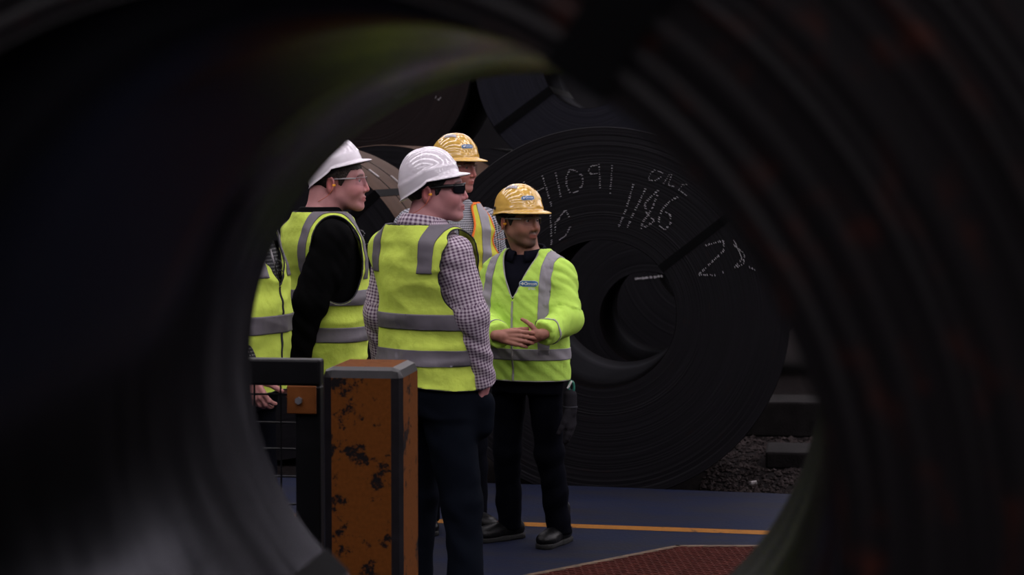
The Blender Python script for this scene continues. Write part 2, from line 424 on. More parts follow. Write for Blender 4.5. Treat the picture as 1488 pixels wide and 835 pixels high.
MY = 12.2
mainc = coil(-1.176, 0.955, MY, 1.111, 0.441, 1.65, 'coil_dark', 'dark_steel', 'big dark steel coil chalked H1091 and 1186, standing right behind the two yellow helmets', 11,
             nr=100, na=160, tele=0.0005, straps=(math.radians(38),), stand=0.006, strap_w=0.05)
Zc = lambda L: [(760 + x * 0.1796, 220 + y * 0.1796) for x, y in L]
Yc = lambda L: [(680 + x * 0.3831, 100 + y * 0.3831) for x, y in L]
zg = lambda G: [[Zc(s) for s in g_] for g_ in G]
glyphs(mainc, zg([
    [[(5, 240), (25, 290)], [(90, 335), (175, 290)], [(155, 190), (215, 385), (235, 450)]],
    [[(262, 165), (285, 270), (312, 390)]],
    [[(385, 140), (352, 200), (350, 270), (385, 340), (440, 325), (485, 265), (482, 200), (440, 165), (385, 140)]],
    [[(600, 110), (550, 120), (530, 155), (550, 182), (610, 175)], [(615, 95), (625, 320)]],
    [[(722, 105), (705, 345)]],
    [[(220, 490), (228, 640), (232, 760)]],
    [[(262, 575), (345, 470), (385, 550)], [(262, 580), (260, 670)], [(265, 570), (305, 543)], [(385, 605), (345, 680), (290, 715)]]]), MY)
glyphs(mainc, zg([
    [[(1075, 145), (1030, 180), (1015, 230), (1060, 235), (1110, 215), (1135, 180), (1075, 145)]],
    [[(1135, 265), (1190, 175)], [(1205, 180), (1175, 275)], [(1175, 270), (1235, 290)]],
    [[(1335, 265), (1290, 270), (1260, 310), (1330, 360)]]]), MY, th=0.8, ln=1.9)
glyphs(mainc, zg([
    [[(895, 260), (830, 480), (770, 620)]], [[(995, 295), (890, 510), (840, 625)]],
    [[(1100, 310), (1020, 380), (985, 420), (1000, 500), (1065, 560), (1010, 600), (955, 625), (970, 570), (1040, 470), (1090, 350)]],
    [[(1260, 365), (1190, 400), (1130, 460), (1100, 540), (1105, 600), (1150, 635), (1195, 580), (1190, 510), (1150, 485)]]]), MY, ln=3.0)
glyphs(mainc, [[Yc(s) for s in g_] for g_ in (
    [[(900, 670), (970, 650), (970, 690), (875, 780), (940, 782)]], [[(962, 770), (974, 772)]],
    [[(1010, 650), (1040, 720), (1010, 755), (1045, 740), (1050, 700), (1005, 665)]], [[(1065, 750), (1095, 765)]])], MY, ln=3.0)

EY = 13.3
ec = coil(-3.54, 0.93, EY, 1.06, 0.42, 1.62, 'coil_dark', 'tan_wrap', 'tan-wrapped steel coil with hoop straps and chalk scrawl, between the white helmets', 5,
          nr=40, straps=(math.radians(43),), strap_w=0.06)
hoop(ec, 1.06, 0.52, 0.028, seal_at=math.radians(53)); hoop(ec, 1.06, 0.98, 0.028, seal_at=math.radians(49))
glyphs(ec, [[[(510, 341), (511, 335), (520, 332), (530, 337), (527, 347), (515, 349), (510, 341)]], [[(525, 357), (543, 351)]], [[(530, 365), (537, 363)]]], EY, th=0.7)
fc = coil(-3.40, 0.93, 16.6, 1.07, 0.42, 1.9, 'coil_dark', 'tan_wrap', 'tan-wrapped steel coil one row further back, its top just above the large white helmet', 6, nr=40, straps=(math.radians(140),))
BY = 19.5
bl = 0.93
for i, (x, t) in enumerate(((-5.30, 'leftmost'), (-3.12, None), (-0.95, None), (1.22, 'rightmost'))):
    lab = ('dark steel coil in the rear bottom row, hidden left end', 'dark steel coil in the rear bottom row under the two upper coils',
           'dark steel coil in the rear bottom row seen through the chalked coil', 'dark steel coil in the rear bottom row, far right end')[i]
    c_ = coil(x, bl, BY, 1.068, 0.42, 1.7, 'coil_dark', 'dark_steel', lab, 20 + i, nr=40)
    if i == 2:
        glyphs(c_, [[[(924, 394), (955, 391)]], [[(923, 405), (963, 401)]]], BY, step=1.6, ln=3.0, th=1.8, skip=0.05)
uc = coil(-2.03, 2.79, BY, 1.072, 0.42, 1.7, 'coil_blue', 'dark_steel', 'blue-grey steel coil stacked in the upper row above the yellow helmets', 31, nr=50, straps=(math.radians(216),), stand=0.012, strap_w=0.085)
gc = coil(-4.20, 2.78, BY, 1.06, 0.42, 1.7, 'coil_red', 'dark_steel', 'reddish brown steel coil stacked in the upper row at the left', 32, nr=50)
glyphs(gc, [[[(633, 139), (634, 143), (638, 145), (642, 139)]]], BY, th=0.8)
m2 = coil(-1.19, 0.655, 15.9, 0.82, 0.36, 1.5, 'coil_dark', 'dark_steel', 'smaller dark steel coil directly behind the chalked coil, seen through its bore', 33, nr=40)

# gravel and timber bearers beside the chalked coil
for i, (y, d, h, x0_, lab) in enumerate(((13.9, 0.5, 0.11, -0.23, 'low dark timber bearer on the gravel beside the chalked coil'), (15.5, 0.5, 0.26, -0.42, 'tall dark timber bearer on the gravel further back'))):
    b = MB().box(((x0_ + 2.6) / 2, y, GZ + h / 2 + 0.002), (2.6 - x0_, d, h), 0.015).build('timber_bearer', M['timber'])
    tag(b, lab, 'timber', 'timber bearers by the coil')
V = []; F = []
ico = [(0, 0, 1), (0.9, 0, 0.1), (0.2, 0.85, -0.1), (-0.75, 0.5, 0.2), (-0.6, -0.7, 0.0), (0.4, -0.8, 0.1), (0, 0, -0.9)]
icf = [(0, 1, 2), (0, 2, 3), (0, 3, 4), (0, 4, 5), (0, 5, 1), (6, 2, 1), (6, 3, 2), (6, 4, 3), (6, 5, 4), (6, 1, 5)]
rg = random.Random(4)
for i in range(9000):
    x = rg.uniform(-1.2, 1.0); y = edgeY(x) + 0.03 + 5.6 * rg.random() ** 1.3
    if x < -0.62 and y > 12.15: continue
    if x > -0.26 and 13.6 < y < 14.2 or x > -0.45 and 15.2 < y < 15.8: continue
    s = rg.uniform(0.008, 0.026); a = rg.random() * 6.28; ca, sa = math.cos(a), math.sin(a); b = len(V)
    for u, v, w in ico:
        u *= rg.uniform(.7, 1.3); v *= rg.uniform(.7, 1.2); V.append((x + s * (u * ca - v * sa), y + s * (u * sa + v * ca), GZ + s * 0.35 + s * 0.7 * w))
    F += [tuple(b + k for k in f) for f in icf]
tag(mesh_obj('gravel', V, F, M['gravel'], smooth=False), 'loose grey gravel between the blue floor and the coils', 'gravel', kind='stuff')
p = onZ(1094, 706, GZ)
ch = MB().box((p[0], p[1], GZ + 0.02), (0.022, 0.06, 0.025), 0.004, R=np.array([[.8, .6, 0], [-.6, .8, 0], [0, 0, 1]])).build('stone_chip', M['seal']); tag(ch, 'pale stone chip lying on the gravel by the blue floor', 'stone')

# ------------------------------------------------------------------ barrier in front of the group
PYF = 6.10
pc0 = onY(466, 545, PYF); pc1 = onY(583, 545, PYF); pw = pc1[0] - pc0[0]; ph = onY(520, 534, PYF)[2]; pd = 0.30
bp = empty('barrier_post', ((pc0[0] + pc1[0]) / 2, PYF + pd / 2, 0))
MB().box((0, 0, ph / 2), (pw, pd, ph), 0.032, bevmid=1).build('post_body', None, bp, mats=[M['post_paint'], M['post_edge']])
MB().box((0, 0, 0.012), (pw + 0.05, pd + 0.05, 0.024), 0.004).build('base_plate', M['post_edge'], bp)
tag(bp, 'thick orange bollard post with chipped paint and dark worn edges', 'bollard')
fp = empty('fence_panel', (pc0[0] - 0.02, PYF + 0.345, 0)); fx, fy = pc0[0] - 0.02, PYF + 0.345
def fl(px, py): 
    v = onY(px, py, fy); return v[0] - fx, v[2]
x1, z1 = fl(466, 521); x0, z0 = fl(366, 558); xe = x0 - 1.3
MB().box(((x1 + xe) / 2 + 0.005, 0, (z1 + z0) / 2), (x1 - xe, 0.06, z1 - z0), 0.008).build('top_rail', M['black_paint'], fp)
xa, za = fl(430, 598)
MB().box(((xa + x1 + 0.01) / 2, 0.0, z0 / 2), (x1 - xa + 0.0, 0.06, z0), 0.006).build('fence_post', M['black_paint'], fp)
xb, zb = fl(422, 558); xc, zc = fl(464, 599)
br = MB().box(((xb + xc) / 2, -0.042, (zb + zc) / 2), (xc - xb, 0.012, zb - zc), 0.003).build('bracket', M['bracket'], fp)
xd, zd = fl(440, 579)
MB().tube([(xd, -0.048, zd), (xd, -0.062, zd)], 0.012, 6).build('bolt', M['bolt'], br)
for px in (408, 370, 332, 294, 256, 218, 180, 142, 104, 66):
    xv, _ = fl(px, 600); MB().tube([(xv, 0, 0.08), (xv, 0, z0 + 0.004)], 0.0032, 6).build('wire', M['black_paint'], fp)
for py in (573, 614, 652, 692, 732, 772, 812, 852, 892, 932, 972, 1012):
    _, zv = fl(400, py); MB().tube([(xe, 0.006, zv), (xa + 0.01, 0.006, zv)], 0.0035, 6).build('wire', M['black_paint'], fp)
MB().box((xe + 0.03, 0, z0 / 2), (0.06, 0.058, z0), 0.006).build('fence_post', M['black_paint'], fp)
MB().box(((xa + xe) / 2, 0, 0.08), (xa - xe, 0.04, 0.04), 0.006).build('bottom_rail', M['black_paint'], fp)
tag(fp, 'black wire mesh fence panel with orange bracket, beside the orange post', 'fence')

# ------------------------------------------------------------------ people: implicit surfaces
def smin(a, b, k):
    h = np.clip(0.5 + 0.5 * (b - a) / k, 0, 1); return b + (a - b) * h - k * h * (1 - h)
def smax(a, b, k): return -smin(-a, -b, k)
def d_caps(P, a, b, r0, r1):
    a = np.asarray(a, float); b = np.asarray(b, float); ab = b - a
    t = np.clip(((P - a) @ ab) / (ab @ ab + 1e-12), 0, 1)
    return np.linalg.norm(P - a - t[:, None] * ab, axis=1) - (r0 + (r1 - r0) * t)
def d_ell(P, c, r):
    q = (P - np.asarray(c)) / np.asarray(r); k = np.linalg.norm(q, axis=1)
    k2 = np.linalg.norm(q / np.asarray(r), axis=1) + 1e-9
    return k * (k - 1.0) / k2
def d_sph(P, c, r): return np.linalg.norm(P - np.asarray(c), axis=1) - r

def mesh_sdf(f, lo, hi, h):
    """sparse surface nets of f<0 inside the box lo..hi"""
    lo = np.asarray(lo, float); hi = np.asarray(hi, float); B = 8
    nb = np.maximum(1, np.ceil((hi - lo) / (h * B)).astype(int)); n = nb * B + 1
    g = np.stack(np.meshgrid(*[np.arange(k) for k in nb], indexing='ij'), -1).reshape(-1, 3)
    cen = lo + (g + 0.5) * B * h
    val = f(cen); G = np.empty(tuple(n), np.float32)
    sgn = np.where(val < 0, -1.0, 1.0).reshape(tuple(nb)).astype(np.float32)
    big = sgn.repeat(B, 0).repeat(B, 1).repeat(B, 2)
    G[:-1, :-1, :-1] = big; G[-1] = 1; G[:, -1] = 1; G[:, :, -1] = 1
    keep = g[np.abs(val) < h * B * 0.87 * 1.7 + 0.004]
    off = np.stack(np.meshgrid(*[np.arange(B + 1)] * 3, indexing='ij'), -1).reshape(-1, 3)
    for s in range(0, len(keep), 400):
        idx = (keep[s:s + 400, None, :] * B + off[None]).reshape(-1, 3)
        G[idx[:, 0], idx[:, 1], idx[:, 2]] = f(lo + idx * h)
    G[0] = np.maximum(G[0], 1e-3); G[-1] = np.maximum(G[-1], 1e-3); G[:, 0] = np.maximum(G[:, 0], 1e-3); G[:, -1] = np.maximum(G[:, -1], 1e-3)
    G[:, :, 0] = np.maximum(G[:, :, 0], 1e-3); G[:, :, -1] = np.maximum(G[:, :, -1], 1e-3)
    S = G < 0
    c8 = [S[i:S.shape[0] - 1 + i, j:S.shape[1] - 1 + j, k:S.shape[2] - 1 + k] for i in (0, 1) for j in (0, 1) for k in (0, 1)]
    cnt = sum(c.astype(np.int8) for c in c8); ce = np.argwhere((cnt > 0) & (cnt < 8))
    vid = -np.ones(tuple(np.array(S.shape) - 1), np.int64); vid[ce[:, 0], ce[:, 1], ce[:, 2]] = np.arange(len(ce))
    acc = np.zeros((len(ce), 3)); num = np.zeros(len(ce))
    for ax in range(3):
        o1, o2 = [a for a in range(3) if a != ax]
        for u in (0, 1):
            for v in (0, 1):
                p = ce.copy(); p[:, o1] += u; p[:, o2] += v; q = p.copy(); q[:, ax] += 1
                a = G[p[:, 0], p[:, 1], p[:, 2]]; b = G[q[:, 0], q[:, 1], q[:, 2]]; m = (a < 0) != (b < 0)
                t = np.where(m, a / np.where(m, a - b, 1), 0); pt = p.astype(float); pt[:, ax] += t
                acc[m] += pt[m]; num[m] += 1
    V = lo + acc / num[:, None] * h
    Q = []
    for ax in range(3):
        o1, o2 = (ax + 1) % 3, (ax + 2) % 3
        sl0 = [slice(None)] * 3; sl1 = [slice(None)] * 3; sl0[ax] = slice(0, -1); sl1[ax] = slice(1, None)
        a = S[tuple(sl0)]; b = S[tuple(sl1)]; e = np.argwhere(a != b)
        ok = (e[:, o1] > 0) & (e[:, o2] > 0) & (e[:, o1] < S.shape[o1] - 1) & (e[:, o2] < S.shape[o2] - 1); e = e[ok]
        ins = a[e[:, 0], e[:, 1], e[:, 2]]
        def vv(d1, d2):
            q = e.copy(); q[:, o1] -= d1; q[:, o2] -= d2; return vid[q[:, 0], q[:, 1], q[:, 2]]
        q = np.stack([vv(1, 1), vv(0, 1), vv(0, 0), vv(1, 0)], 1); q[~ins] = q[~ins][:, ::-1]; Q.append(q)
    return V, np.concatenate(Q)
def tris(Q): return np.concatenate([Q[:, [0, 1, 2]], Q[:, [0, 2, 3]]])
def vnormals(V, T):
    n = np.cross(V[T[:, 1]] - V[T[:, 0]], V[T[:, 2]] - V[T[:, 0]]); out = np.zeros_like(V)
    for i in range(3): np.add.at(out, T[:, i], n)
    return out / (np.linalg.norm(out, axis=1, keepdims=True) + 1e-12)
def compact(V, T, A=None):
    u, inv = np.unique(T, return_inverse=True)
    return (V[u], inv.reshape(T.shape)) if A is None else (V[u], inv.reshape(T.shape), A[u])
def cut(V, T, f, edges=False):
    """keep the part of a triangle mesh where f(V) < 0, cut cleanly along f = 0"""
    d = f(V); d = np.where(np.abs(d) < 1e-6, 1e-6, d); ins = d[T] < 0; c = ins.sum(1)
    out = [T[c == 3]]; nv = [V]; base = len(V); E = {}; segs = []; extra = []
    def mid(a, b):
        k = (a, b) if a < b else (b, a)
        if k not in E:
            t = d[a] / (d[a] - d[b]); extra.append(V[a] + (V[b] - V[a]) * t); E[k] = base + len(extra) - 1
        return E[k]
    new = []
    for tr, m in zip(T[(c == 1) | (c == 2)].tolist(), ins[(c == 1) | (c == 2)].tolist()):
        if sum(m) == 1:
            i = m.index(True); a, b, e = tr[i], tr[(i + 1) % 3], tr[(i + 2) % 3]
            p, q = mid(a, b), mid(a, e); new.append((a, p, q)); segs.append((p, q))
        else:
            i = m.index(False); a, b, e = tr[i], tr[(i + 1) % 3], tr[(i + 2) % 3]
            p, q = mid(a, b), mid(a, e); new += [(p, b, e), (p, e, q)]; segs.append((p, q))
    VV = np.concatenate([V, np.array(extra).reshape(-1, 3)]); TT = np.concatenate([out[0], np.array(new, dtype=np.int64).reshape(-1, 3)])
    S = np.array([[VV[a], VV[b]] for a, b in segs]) if segs else np.zeros((0, 2, 3))
    V2, T2 = compact(VV, TT) if len(TT) else (VV[:0], TT)
    return (V2, T2, S) if edges else (V2, T2)
def chains(S, tol=1e-5):
    """polylines out of loose segments"""
    key = lambda p: tuple(np.round(p / tol).astype(int)); adj = {}; pos = {}
    for a, b in S:
        ka, kb = key(a), key(b)
        if ka == kb: continue
        pos[ka] = a; pos[kb] = b; adj.setdefault(ka, []).append(kb); adj.setdefault(kb, []).append(ka)
    seen = set(); res = []
    for st in sorted(adj, key=lambda k: len(adj[k])):
        if st in seen: continue
        path = [st]; seen.add(st); cur = st
        while True:
            nx_ = [k for k in adj[cur] if k not in seen]
            if not nx_: break
            cur = nx_[0]; seen.add(cur); path.append(cur)
        if len(path) > 4:
            P = np.array([pos[k] for k in path]); closed = path[0] in adj[path[-1]] and len(adj[st]) > 1
            res.append((P, closed))
    return res
def resample(P, closed, step):
    if closed: P = np.vstack([P, P[:1]])
    L = np.r_[0, np.cumsum(np.linalg.norm(np.diff(P, axis=0), axis=1))]; n = max(3, int(L[-1] / step))
    t = np.linspace(0, L[-1], n + 1); Q = np.stack([np.interp(t, L, P[:, i]) for i in range(3)], 1)
    for _ in range(2):
        if closed: Q[:-1] = 0.25 * np.roll(Q[:-1], 1, 0) + 0.5 * Q[:-1] + 0.25 * np.roll(Q[:-1], -1, 0)
        else: Q[1:-1] = 0.25 * Q[:-2] + 0.5 * Q[1:-1] + 0.25 * Q[2:]
    return Q[:-1] if closed else Q
def piping(S, r, name, mat, parent, pick=None):
    for P, cl in chains(S):
        if np.linalg.norm(np.diff(P, axis=0), axis=1).sum() < 0.06: continue
        MB().tube(resample(P, cl, 0.015), r, 6, cl).build(name, mat, parent, True)
def components(V, T, least=40):
    """the connected pieces of a triangle mesh, tiny scraps dropped"""
    lab = np.arange(len(V))
    while True:
        m = lab[T].min(1); new = lab.copy()
        for i in range(3): np.minimum.at(new, T[:, i], m)
        new = new[new]
        if (new == lab).all(): break
        lab = new
    for l in np.unique(lab[T[:, 0]]):
        t = T[lab[T[:, 0]] == l]
        if len(t) >= least: yield compact(V, t)
def fold(V, Nn, amp, sc, seed=0.0, fine=0.0):
    d = np.array([noise.noise(Vector((v[0] * sc[0] + seed, v[1] * sc[1] + seed, v[2] * sc[2] - seed))) for v in V])
    d = amp * (1 - 2.2 * np.abs(d)) + (fine * np.array([noise.noise(Vector(v * 38 + seed)) for v in V]) if fine else 0)
    return V + Nn * np.asarray(d)[:, None]
def cloth(name, V, T, mat, parent, thick=0.004, attrs=None):
    o = mesh_obj(name, V, T, mat, parent, True)
    if thick:
        m = o.modifiers.new('thickness', 'SOLIDIFY'); m.thickness = thick; m.offset = 0.0
    return o
def rotz(a): c, s = math.cos(a), math.sin(a); return np.array([[c, -s, 0], [s, c, 0], [0, 0, 1.0]])
def rotx(a): c, s = math.cos(a), math.sin(a); return np.array([[1, 0, 0], [0, c, -s], [0, s, c.real]]) if False else np.array([[1, 0, 0], [0, c, -s], [0, s, c]])
def roty(a): c, s = math.cos(a), math.sin(a); return np.array([[c, 0, s], [0, 1, 0], [-s, 0, c]])

TZ = np.array([.78, .88, .95, 1.02, 1.10, 1.20, 1.30, 1.38, 1.435, 1.485, 1.53, 1.60])
TA = np.array([.160, .176, .172, .164, .162, .172, .186, .190, .164, .106, .066, .058])
TB = np.array([.105, .118, .118, .114, .112, .120, .126, .122, .106, .082, .062, .058])
TC = np.array([0, -.008, 0, .008, .012, .010, 0, -.008, -.016, -.018, -.012, -.004])
def d_torso(P, k, fat=1.0, straight=0.0):
    z = np.clip(P[:, 2] / k, TZ[0], TZ[-1])
    a0, b0 = np.interp(z, TZ, TA), np.interp(z, TZ, TB)
    if straight:                                            # loose garments hang from the chest
        low = z < 1.30
        a0 = np.where(low, np.maximum(a0, a0 + (0.186 - a0) * straight), a0); b0 = np.where(low, np.maximum(b0, b0 + (0.128 - b0) * straight), b0)
    a = a0 * k * fat; b = b0 * k * fat; c = np.interp(z, TZ, TC) * k
    q = np.sqrt((P[:, 0] / a) ** 2 + ((P[:, 1] - c) / b) ** 2)
    d = (q - 1) * np.minimum(a, b) * 0.95
    return np.maximum(np.maximum(d, TZ[0] * k - P[:, 2]), P[:, 2] - TZ[-1] * k)

def hand_prims(w, e1, e3, thumb, curl=(0.5, 0.55, 0.6, 0.65), tc=0.35, spread=0.10, ta=0.75, sc=1.0):
    """capsules of one hand: w wrist, e1 towards the fingers, e3 the way the palm faces, thumb the side the thumb is on"""
    e1 = np.array(e1, float); e1 /= np.linalg.norm(e1)
    e3 = np.array(e3, float); e3 = e3 - e1 * (e3 @ e1); e3 /= np.linalg.norm(e3)
    e2 = np.array(thumb, float); e2 = e2 - e1 * (e2 @ e1) - e3 * (e2 @ e3); e2 /= np.linalg.norm(e2)
    w = np.array(w, float); C = []
    offs = (0.031, 0.0105, -0.0105, -0.030); ln = (0.071, 0.079, 0.073, 0.057); kn = (0.091, 0.095, 0.090, 0.082)
    for i in range(4):
        a = w + sc * (e1 * 0.012 + e2 * offs[i] * 0.55); b = w + sc * (e1 * kn[i] + e2 * offs[i])
        C.append((a, b, 0.0155 * sc, 0.0115 * sc))
        dirv = e1 + e2 * spread * (1.5 - i) * 0.66; dirv /= np.linalg.norm(dirv); p = b
        ang = 0.0
        for j, fr_ in enumerate((0.44, 0.31, 0.25)):
            ang += curl[i] * (0.8, 1.15, 0.8)[j]
            dd = dirv * math.cos(ang) + e3 * math.sin(ang); q = p + dd * ln[i] * fr_ * sc * 1.04
            r0 = (0.0100, 0.0092, 0.0083)[j] * sc * (0.88 if i == 3 else 1); C.append((p, q, r0, r0 * 0.92)); p = q
    p = w + sc * (e1 * 0.022 + e2 * 0.022 + e3 * 0.006); d = e1 * math.cos(ta) + e2 * math.sin(ta) + e3 * 0.25; d /= np.linalg.norm(d); ang = 0
    for j, L in enumerate((0.046, 0.034, 0.029)):
        q = p + d * L * sc; r0 = (0.0145, 0.0115, 0.0105)[j] * sc; C.append((p, q, r0, r0 * 0.9)); p = q
        ax = e1 - d * (e1 @ d); d = d + ax * tc * 0.5 + e3 * tc * 0.5; d /= np.linalg.norm(d)
    C.append((w - e1 * 0.02 * sc, w + e1 * 0.02 * sc, 0.026 * sc, 0.024 * sc))
    return C

def head_sdf(Q):
    """Q in head coordinates: eye line at z=0, y forward, x to the person's right"""
    X = Q.copy(); X[:, 0] = np.abs(X[:, 0])
    d = d_ell(Q, (0, -0.014, 0.030), (0.077, 0.100, 0.086))
    d = smin(d, d_ell(Q, (0, 0.026, -0.030), (0.064, 0.068, 0.084)), 0.03)
    d = smin(d, d_caps(X, (0.050, -0.004, -0.062), (0.016, 0.066, -0.102), 0.018, 0.019), 0.03)
    d = smin(d, d_sph(Q, (0, 0.079, -0.104), 0.0165), 0.02)
    d = smin(d, d_sph(X, (0.036, 0.060, -0.040), 0.026), 0.03)
    d = smin(d, d_caps(X, (0.0, 0.086, 0.024), (0.042, 0.071, 0.020), 0.0105, 0.010), 0.014)
    d = smax(d, -d_ell(X, (0.032, 0.101, 0.000), (0.021, 0.017, 0.012)), 0.012)
    d = smin(d, d_caps(X, (0.019, 0.0835, 0.0075), (0.045, 0.0745, 0.0050), 0.0042, 0.004), 0.005)
    d = smin(d, d_caps(X, (0.020, 0.0805, -0.0105), (0.044, 0.0730, -0.0085), 0.0040, 0.004), 0.006)
    d = smin(d, d_caps(Q, (0, 0.091, 0.010), (0, 0.1075, -0.036), 0.0075, 0.0108), 0.010)
    d = smin(d, d_sph(X, (0.0125, 0.0975, -0.041), 0.0090), 0.006)
    d = smin(d, d_ell(Q, (0, 0.082, -0.070), (0.028, 0.017, 0.020)), 0.012)
    d = smin(d, d_caps(X, (0, 0.0985, -0.0665), (0.021, 0.088, -0.0705), 0.0052, 0.003), 0.004)
    d = smin(d, d_caps(X, (0, 0.0970, -0.0785), (0.018, 0.088, -0.0755), 0.0062, 0.003), 0.004)
    d = smax(d, -d_caps(X, (0, 0.1035, -0.0722), (0.024, 0.0915, -0.0725), 0.0016, 0.001), 0.003)
    ear = d_ell(X - np.array([0, 0, 0]), (0.079, -0.022, -0.016), (0.0085, 0.0195, 0.0330))
    E = X - np.array([0.079, -0.022, -0.016]); E = E @ rotz(-0.45)
    ear = d_ell(E, (0.004, -0.004, 0), (0.0075, 0.0205, 0.0330))
    ear = smax(ear, -d_ell(E, (0.012, 0.000, 0.002), (0.0085, 0.0115, 0.0200)), 0.004)
    d = smin(d, ear, 0.006)
    return d

def skin_mat():
    m, nt, p = newmat('skin')
    at = N(nt, 'ShaderNodeAttribute'); at.attribute_name = 'tint'
    tc = N(nt, 'ShaderNodeTexCoord'); no = N(nt, 'ShaderNodeTexNoise', Scale=60.0, Detail=4.0); nt.links.new(tc.outputs['Object'], no.inputs['Vector'])
    mx = N(nt, 'ShaderNodeMix'); mx.data_type = 'RGBA'; mx.blend_type = 'MULTIPLY'; mx.inputs[0].default_value = 1
    nt.links.new(at.outputs['Color'], mx.inputs[6]); nt.links.new(mixc(nt, no.outputs['Fac'], (0.86, 0.84, 0.84), (1.0, 1.0, 1.0)), mx.inputs[7])
    nt.links.new(mx.outputs[2], p.inputs['Base Color']); p.inputs['Roughness'].default_value = 0.5; p.inputs['Specular IOR Level'].default_value = 0.25
    p.inputs['Subsurface Weight'].default_value = 0.0
    b = N(nt, 'ShaderNodeBump', Strength=0.12, Distance=0.003); nt.links.new(no.outputs['Fac'], b.inputs['Height']); nt.links.new(b.outputs[0], p.inputs['Normal'])
    return m
def eye_mat():
    m, nt, p = newmat('eye'); at = N(nt, 'ShaderNodeAttribute'); at.attribute_name = 'tint'
    nt.links.new(at.outputs['Color'], p.inputs['Base Color']); p.inputs['Roughness'].default_value = 0.1; return m
def fabric(name, c, rough=0.85, var=0.12, weave=900.0, bump=0.15, scale=7, spec=None):
    m, nt, p = newmat(name)
    tc = N(nt, 'ShaderNodeTexCoord'); no = N(nt, 'ShaderNodeTexNoise', Scale=scale, Detail=4.0); n2 = N(nt, 'ShaderNodeTexNoise', Scale=weave, Detail=2.0)
    for q in (no, n2): nt.links.new(tc.outputs['Object'], q.inputs['Vector'])
    nt.links.new(mixc(nt, ramp(nt, no.outputs['Fac'], 0.3, 0.7), tuple(x * (1 - var) for x in c), tuple(min(1, x * (1 + var)) for x in c)), p.inputs['Base Color'])
    p.inputs['Roughness'].default_value = rough; p.inputs['Specular IOR Level'].default_value = 0.2 if max(c) > 0.05 else 0.02
    n3 = N(nt, 'ShaderNodeTexNoise', Scale=22.0, Detail=3.0); nt.links.new(tc.outputs['Object'], n3.inputs['Vector'])
    h = math_node(nt, 'ADD', math_node(nt, 'MULTIPLY', n2.outputs['Fac'], 0.12), n3.outputs['Fac'])
    b = N(nt, 'ShaderNodeBump', Strength=bump, Distance=0.012); nt.links.new(h, b.inputs['Height']); nt.links.new(b.outputs[0], p.inputs['Normal'])
    return m
def checked(name, light, dark, period, dots=False):
    m, nt, p = newmat(name)
    at = N(nt, 'ShaderNodeAttribute'); at.attribute_name = 'weave'
    sx = N(nt, 'ShaderNodeSeparateXYZ'); nt.links.new(at.outputs['Vector'], sx.inputs[0])
    def st(o): 
        return math_node(nt, 'GREATER_THAN', math_node(nt, 'FRACT', math_node(nt, 'DIVIDE', o, period)), 0.62 if dots else 0.5)
    a, b = st(sx.outputs[0]), st(sx.outputs[1])
    if dots: f = math_node(nt, 'SUBTRACT', 1.0, math_node(nt, 'MULTIPLY', a, b))
    else: f = math_node(nt, 'MULTIPLY', math_node(nt, 'ADD', a, b), 0.5)
    nt.links.new(mixc(nt, f, light, dark), p.inputs['Base Color']); p.inputs['Roughness'].default_value = 0.85; p.inputs['Specular IOR Level'].default_value = 0.2
    return m
M['skin'] = skin_mat(); M['eye'] = eye_mat()
M['hivis'] = fabric('hivis_yellow', (0.50, 0.62, 0.085), bump=0.45)
M['hivis_green'] = fabric('hivis_lime', (0.42, 0.64, 0.095), bump=0.45)
M['hivis_gold'] = fabric('hivis_gold', (0.50, 0.48, 0.05), bump=0.45)
M['tape'] = fabric('reflective_tape', (0.120, 0.108, 0.124), rough=0.5, var=0.1)
M['tape_light'] = fabric('reflective_tape_light', (0.23, 0.215, 0.235), rough=0.5, var=0.1)
M['binding'] = fabric('dark_binding', (0.03, 0.03, 0.035))
M['binding_grey'] = fabric('grey_binding', (0.30, 0.29, 0.28))
M['binding_orange'] = fabric('orange_binding', (0.75, 0.17, 0.03))
M['black_knit'] = fabric('black_knit', (0.00279, 0.00279, 0.0031))
M['navy'] = fabric('navy_trousers', (0.00341, 0.00372, 0.0062))
M['jeans'] = fabric('dark_jeans', (0.00403, 0.00527, 0.00868))
M['polo'] = fabric('navy_polo', (0.00496, 0.00496, 0.00868))
M['gingham'] = checked('purple_gingham', (0.48, 0.41, 0.46), (0.085, 0.045, 0.085), 0.0125)
M['check_bw'] = checked('black_white_check', (0.40, 0.40, 0.44), (0.010, 0.010, 0.018), 0.011)
M['dotted'] = checked('black_dotted', (0.22, 0.22, 0.22), (0.010, 0.010, 0.012), 0.014, True)
M['helmet_white'] = plain('helmet_white', (0.58, 0.54, 0.58), 0.07, var=0.04, spec=0.8)
M['helmet_yellow'] = plain('helmet_yellow', (0.58, 0.35, 0.075), 0.07, var=0.05, spec=0.8)
M['hair_dark'] = plain('hair_dark', (0.010, 0.008, 0.008), 0.55, var=0.5, scale=120, bump=0.6, bscale=250)
M['hair_brown'] = plain('hair_brown', (0.020, 0.013, 0.010), 0.55, var=0.5, scale=120, bump=0.6, bscale=250)
M['hair_grey'] = plain('hair_grey', (0.06, 0.05, 0.045), 0.55, var=0.5, scale=120, bump=0.6, bscale=250)
M['black_plastic'] = plain('black_plastic', (0.008, 0.008, 0.009), 0.3)
M['dark_lens'] = plain('dark_lens', (0.006, 0.006, 0.008), 0.06, var=0.1)
M['boot'] = plain('boot_leather', (0.003, 0.003, 0.0034), 0.4, bump=0.3, spec=0.18)
M['sole'] = plain('boot_sole', (0.008, 0.008, 0.008), 0.8)
M['earplug'] = plain('ear_plug_foam', (0.75, 0.32, 0.02), 0.7)
M['cord'] = plain('ear_plug_cord', (0.50, 0.12, 0.06), 0.6)
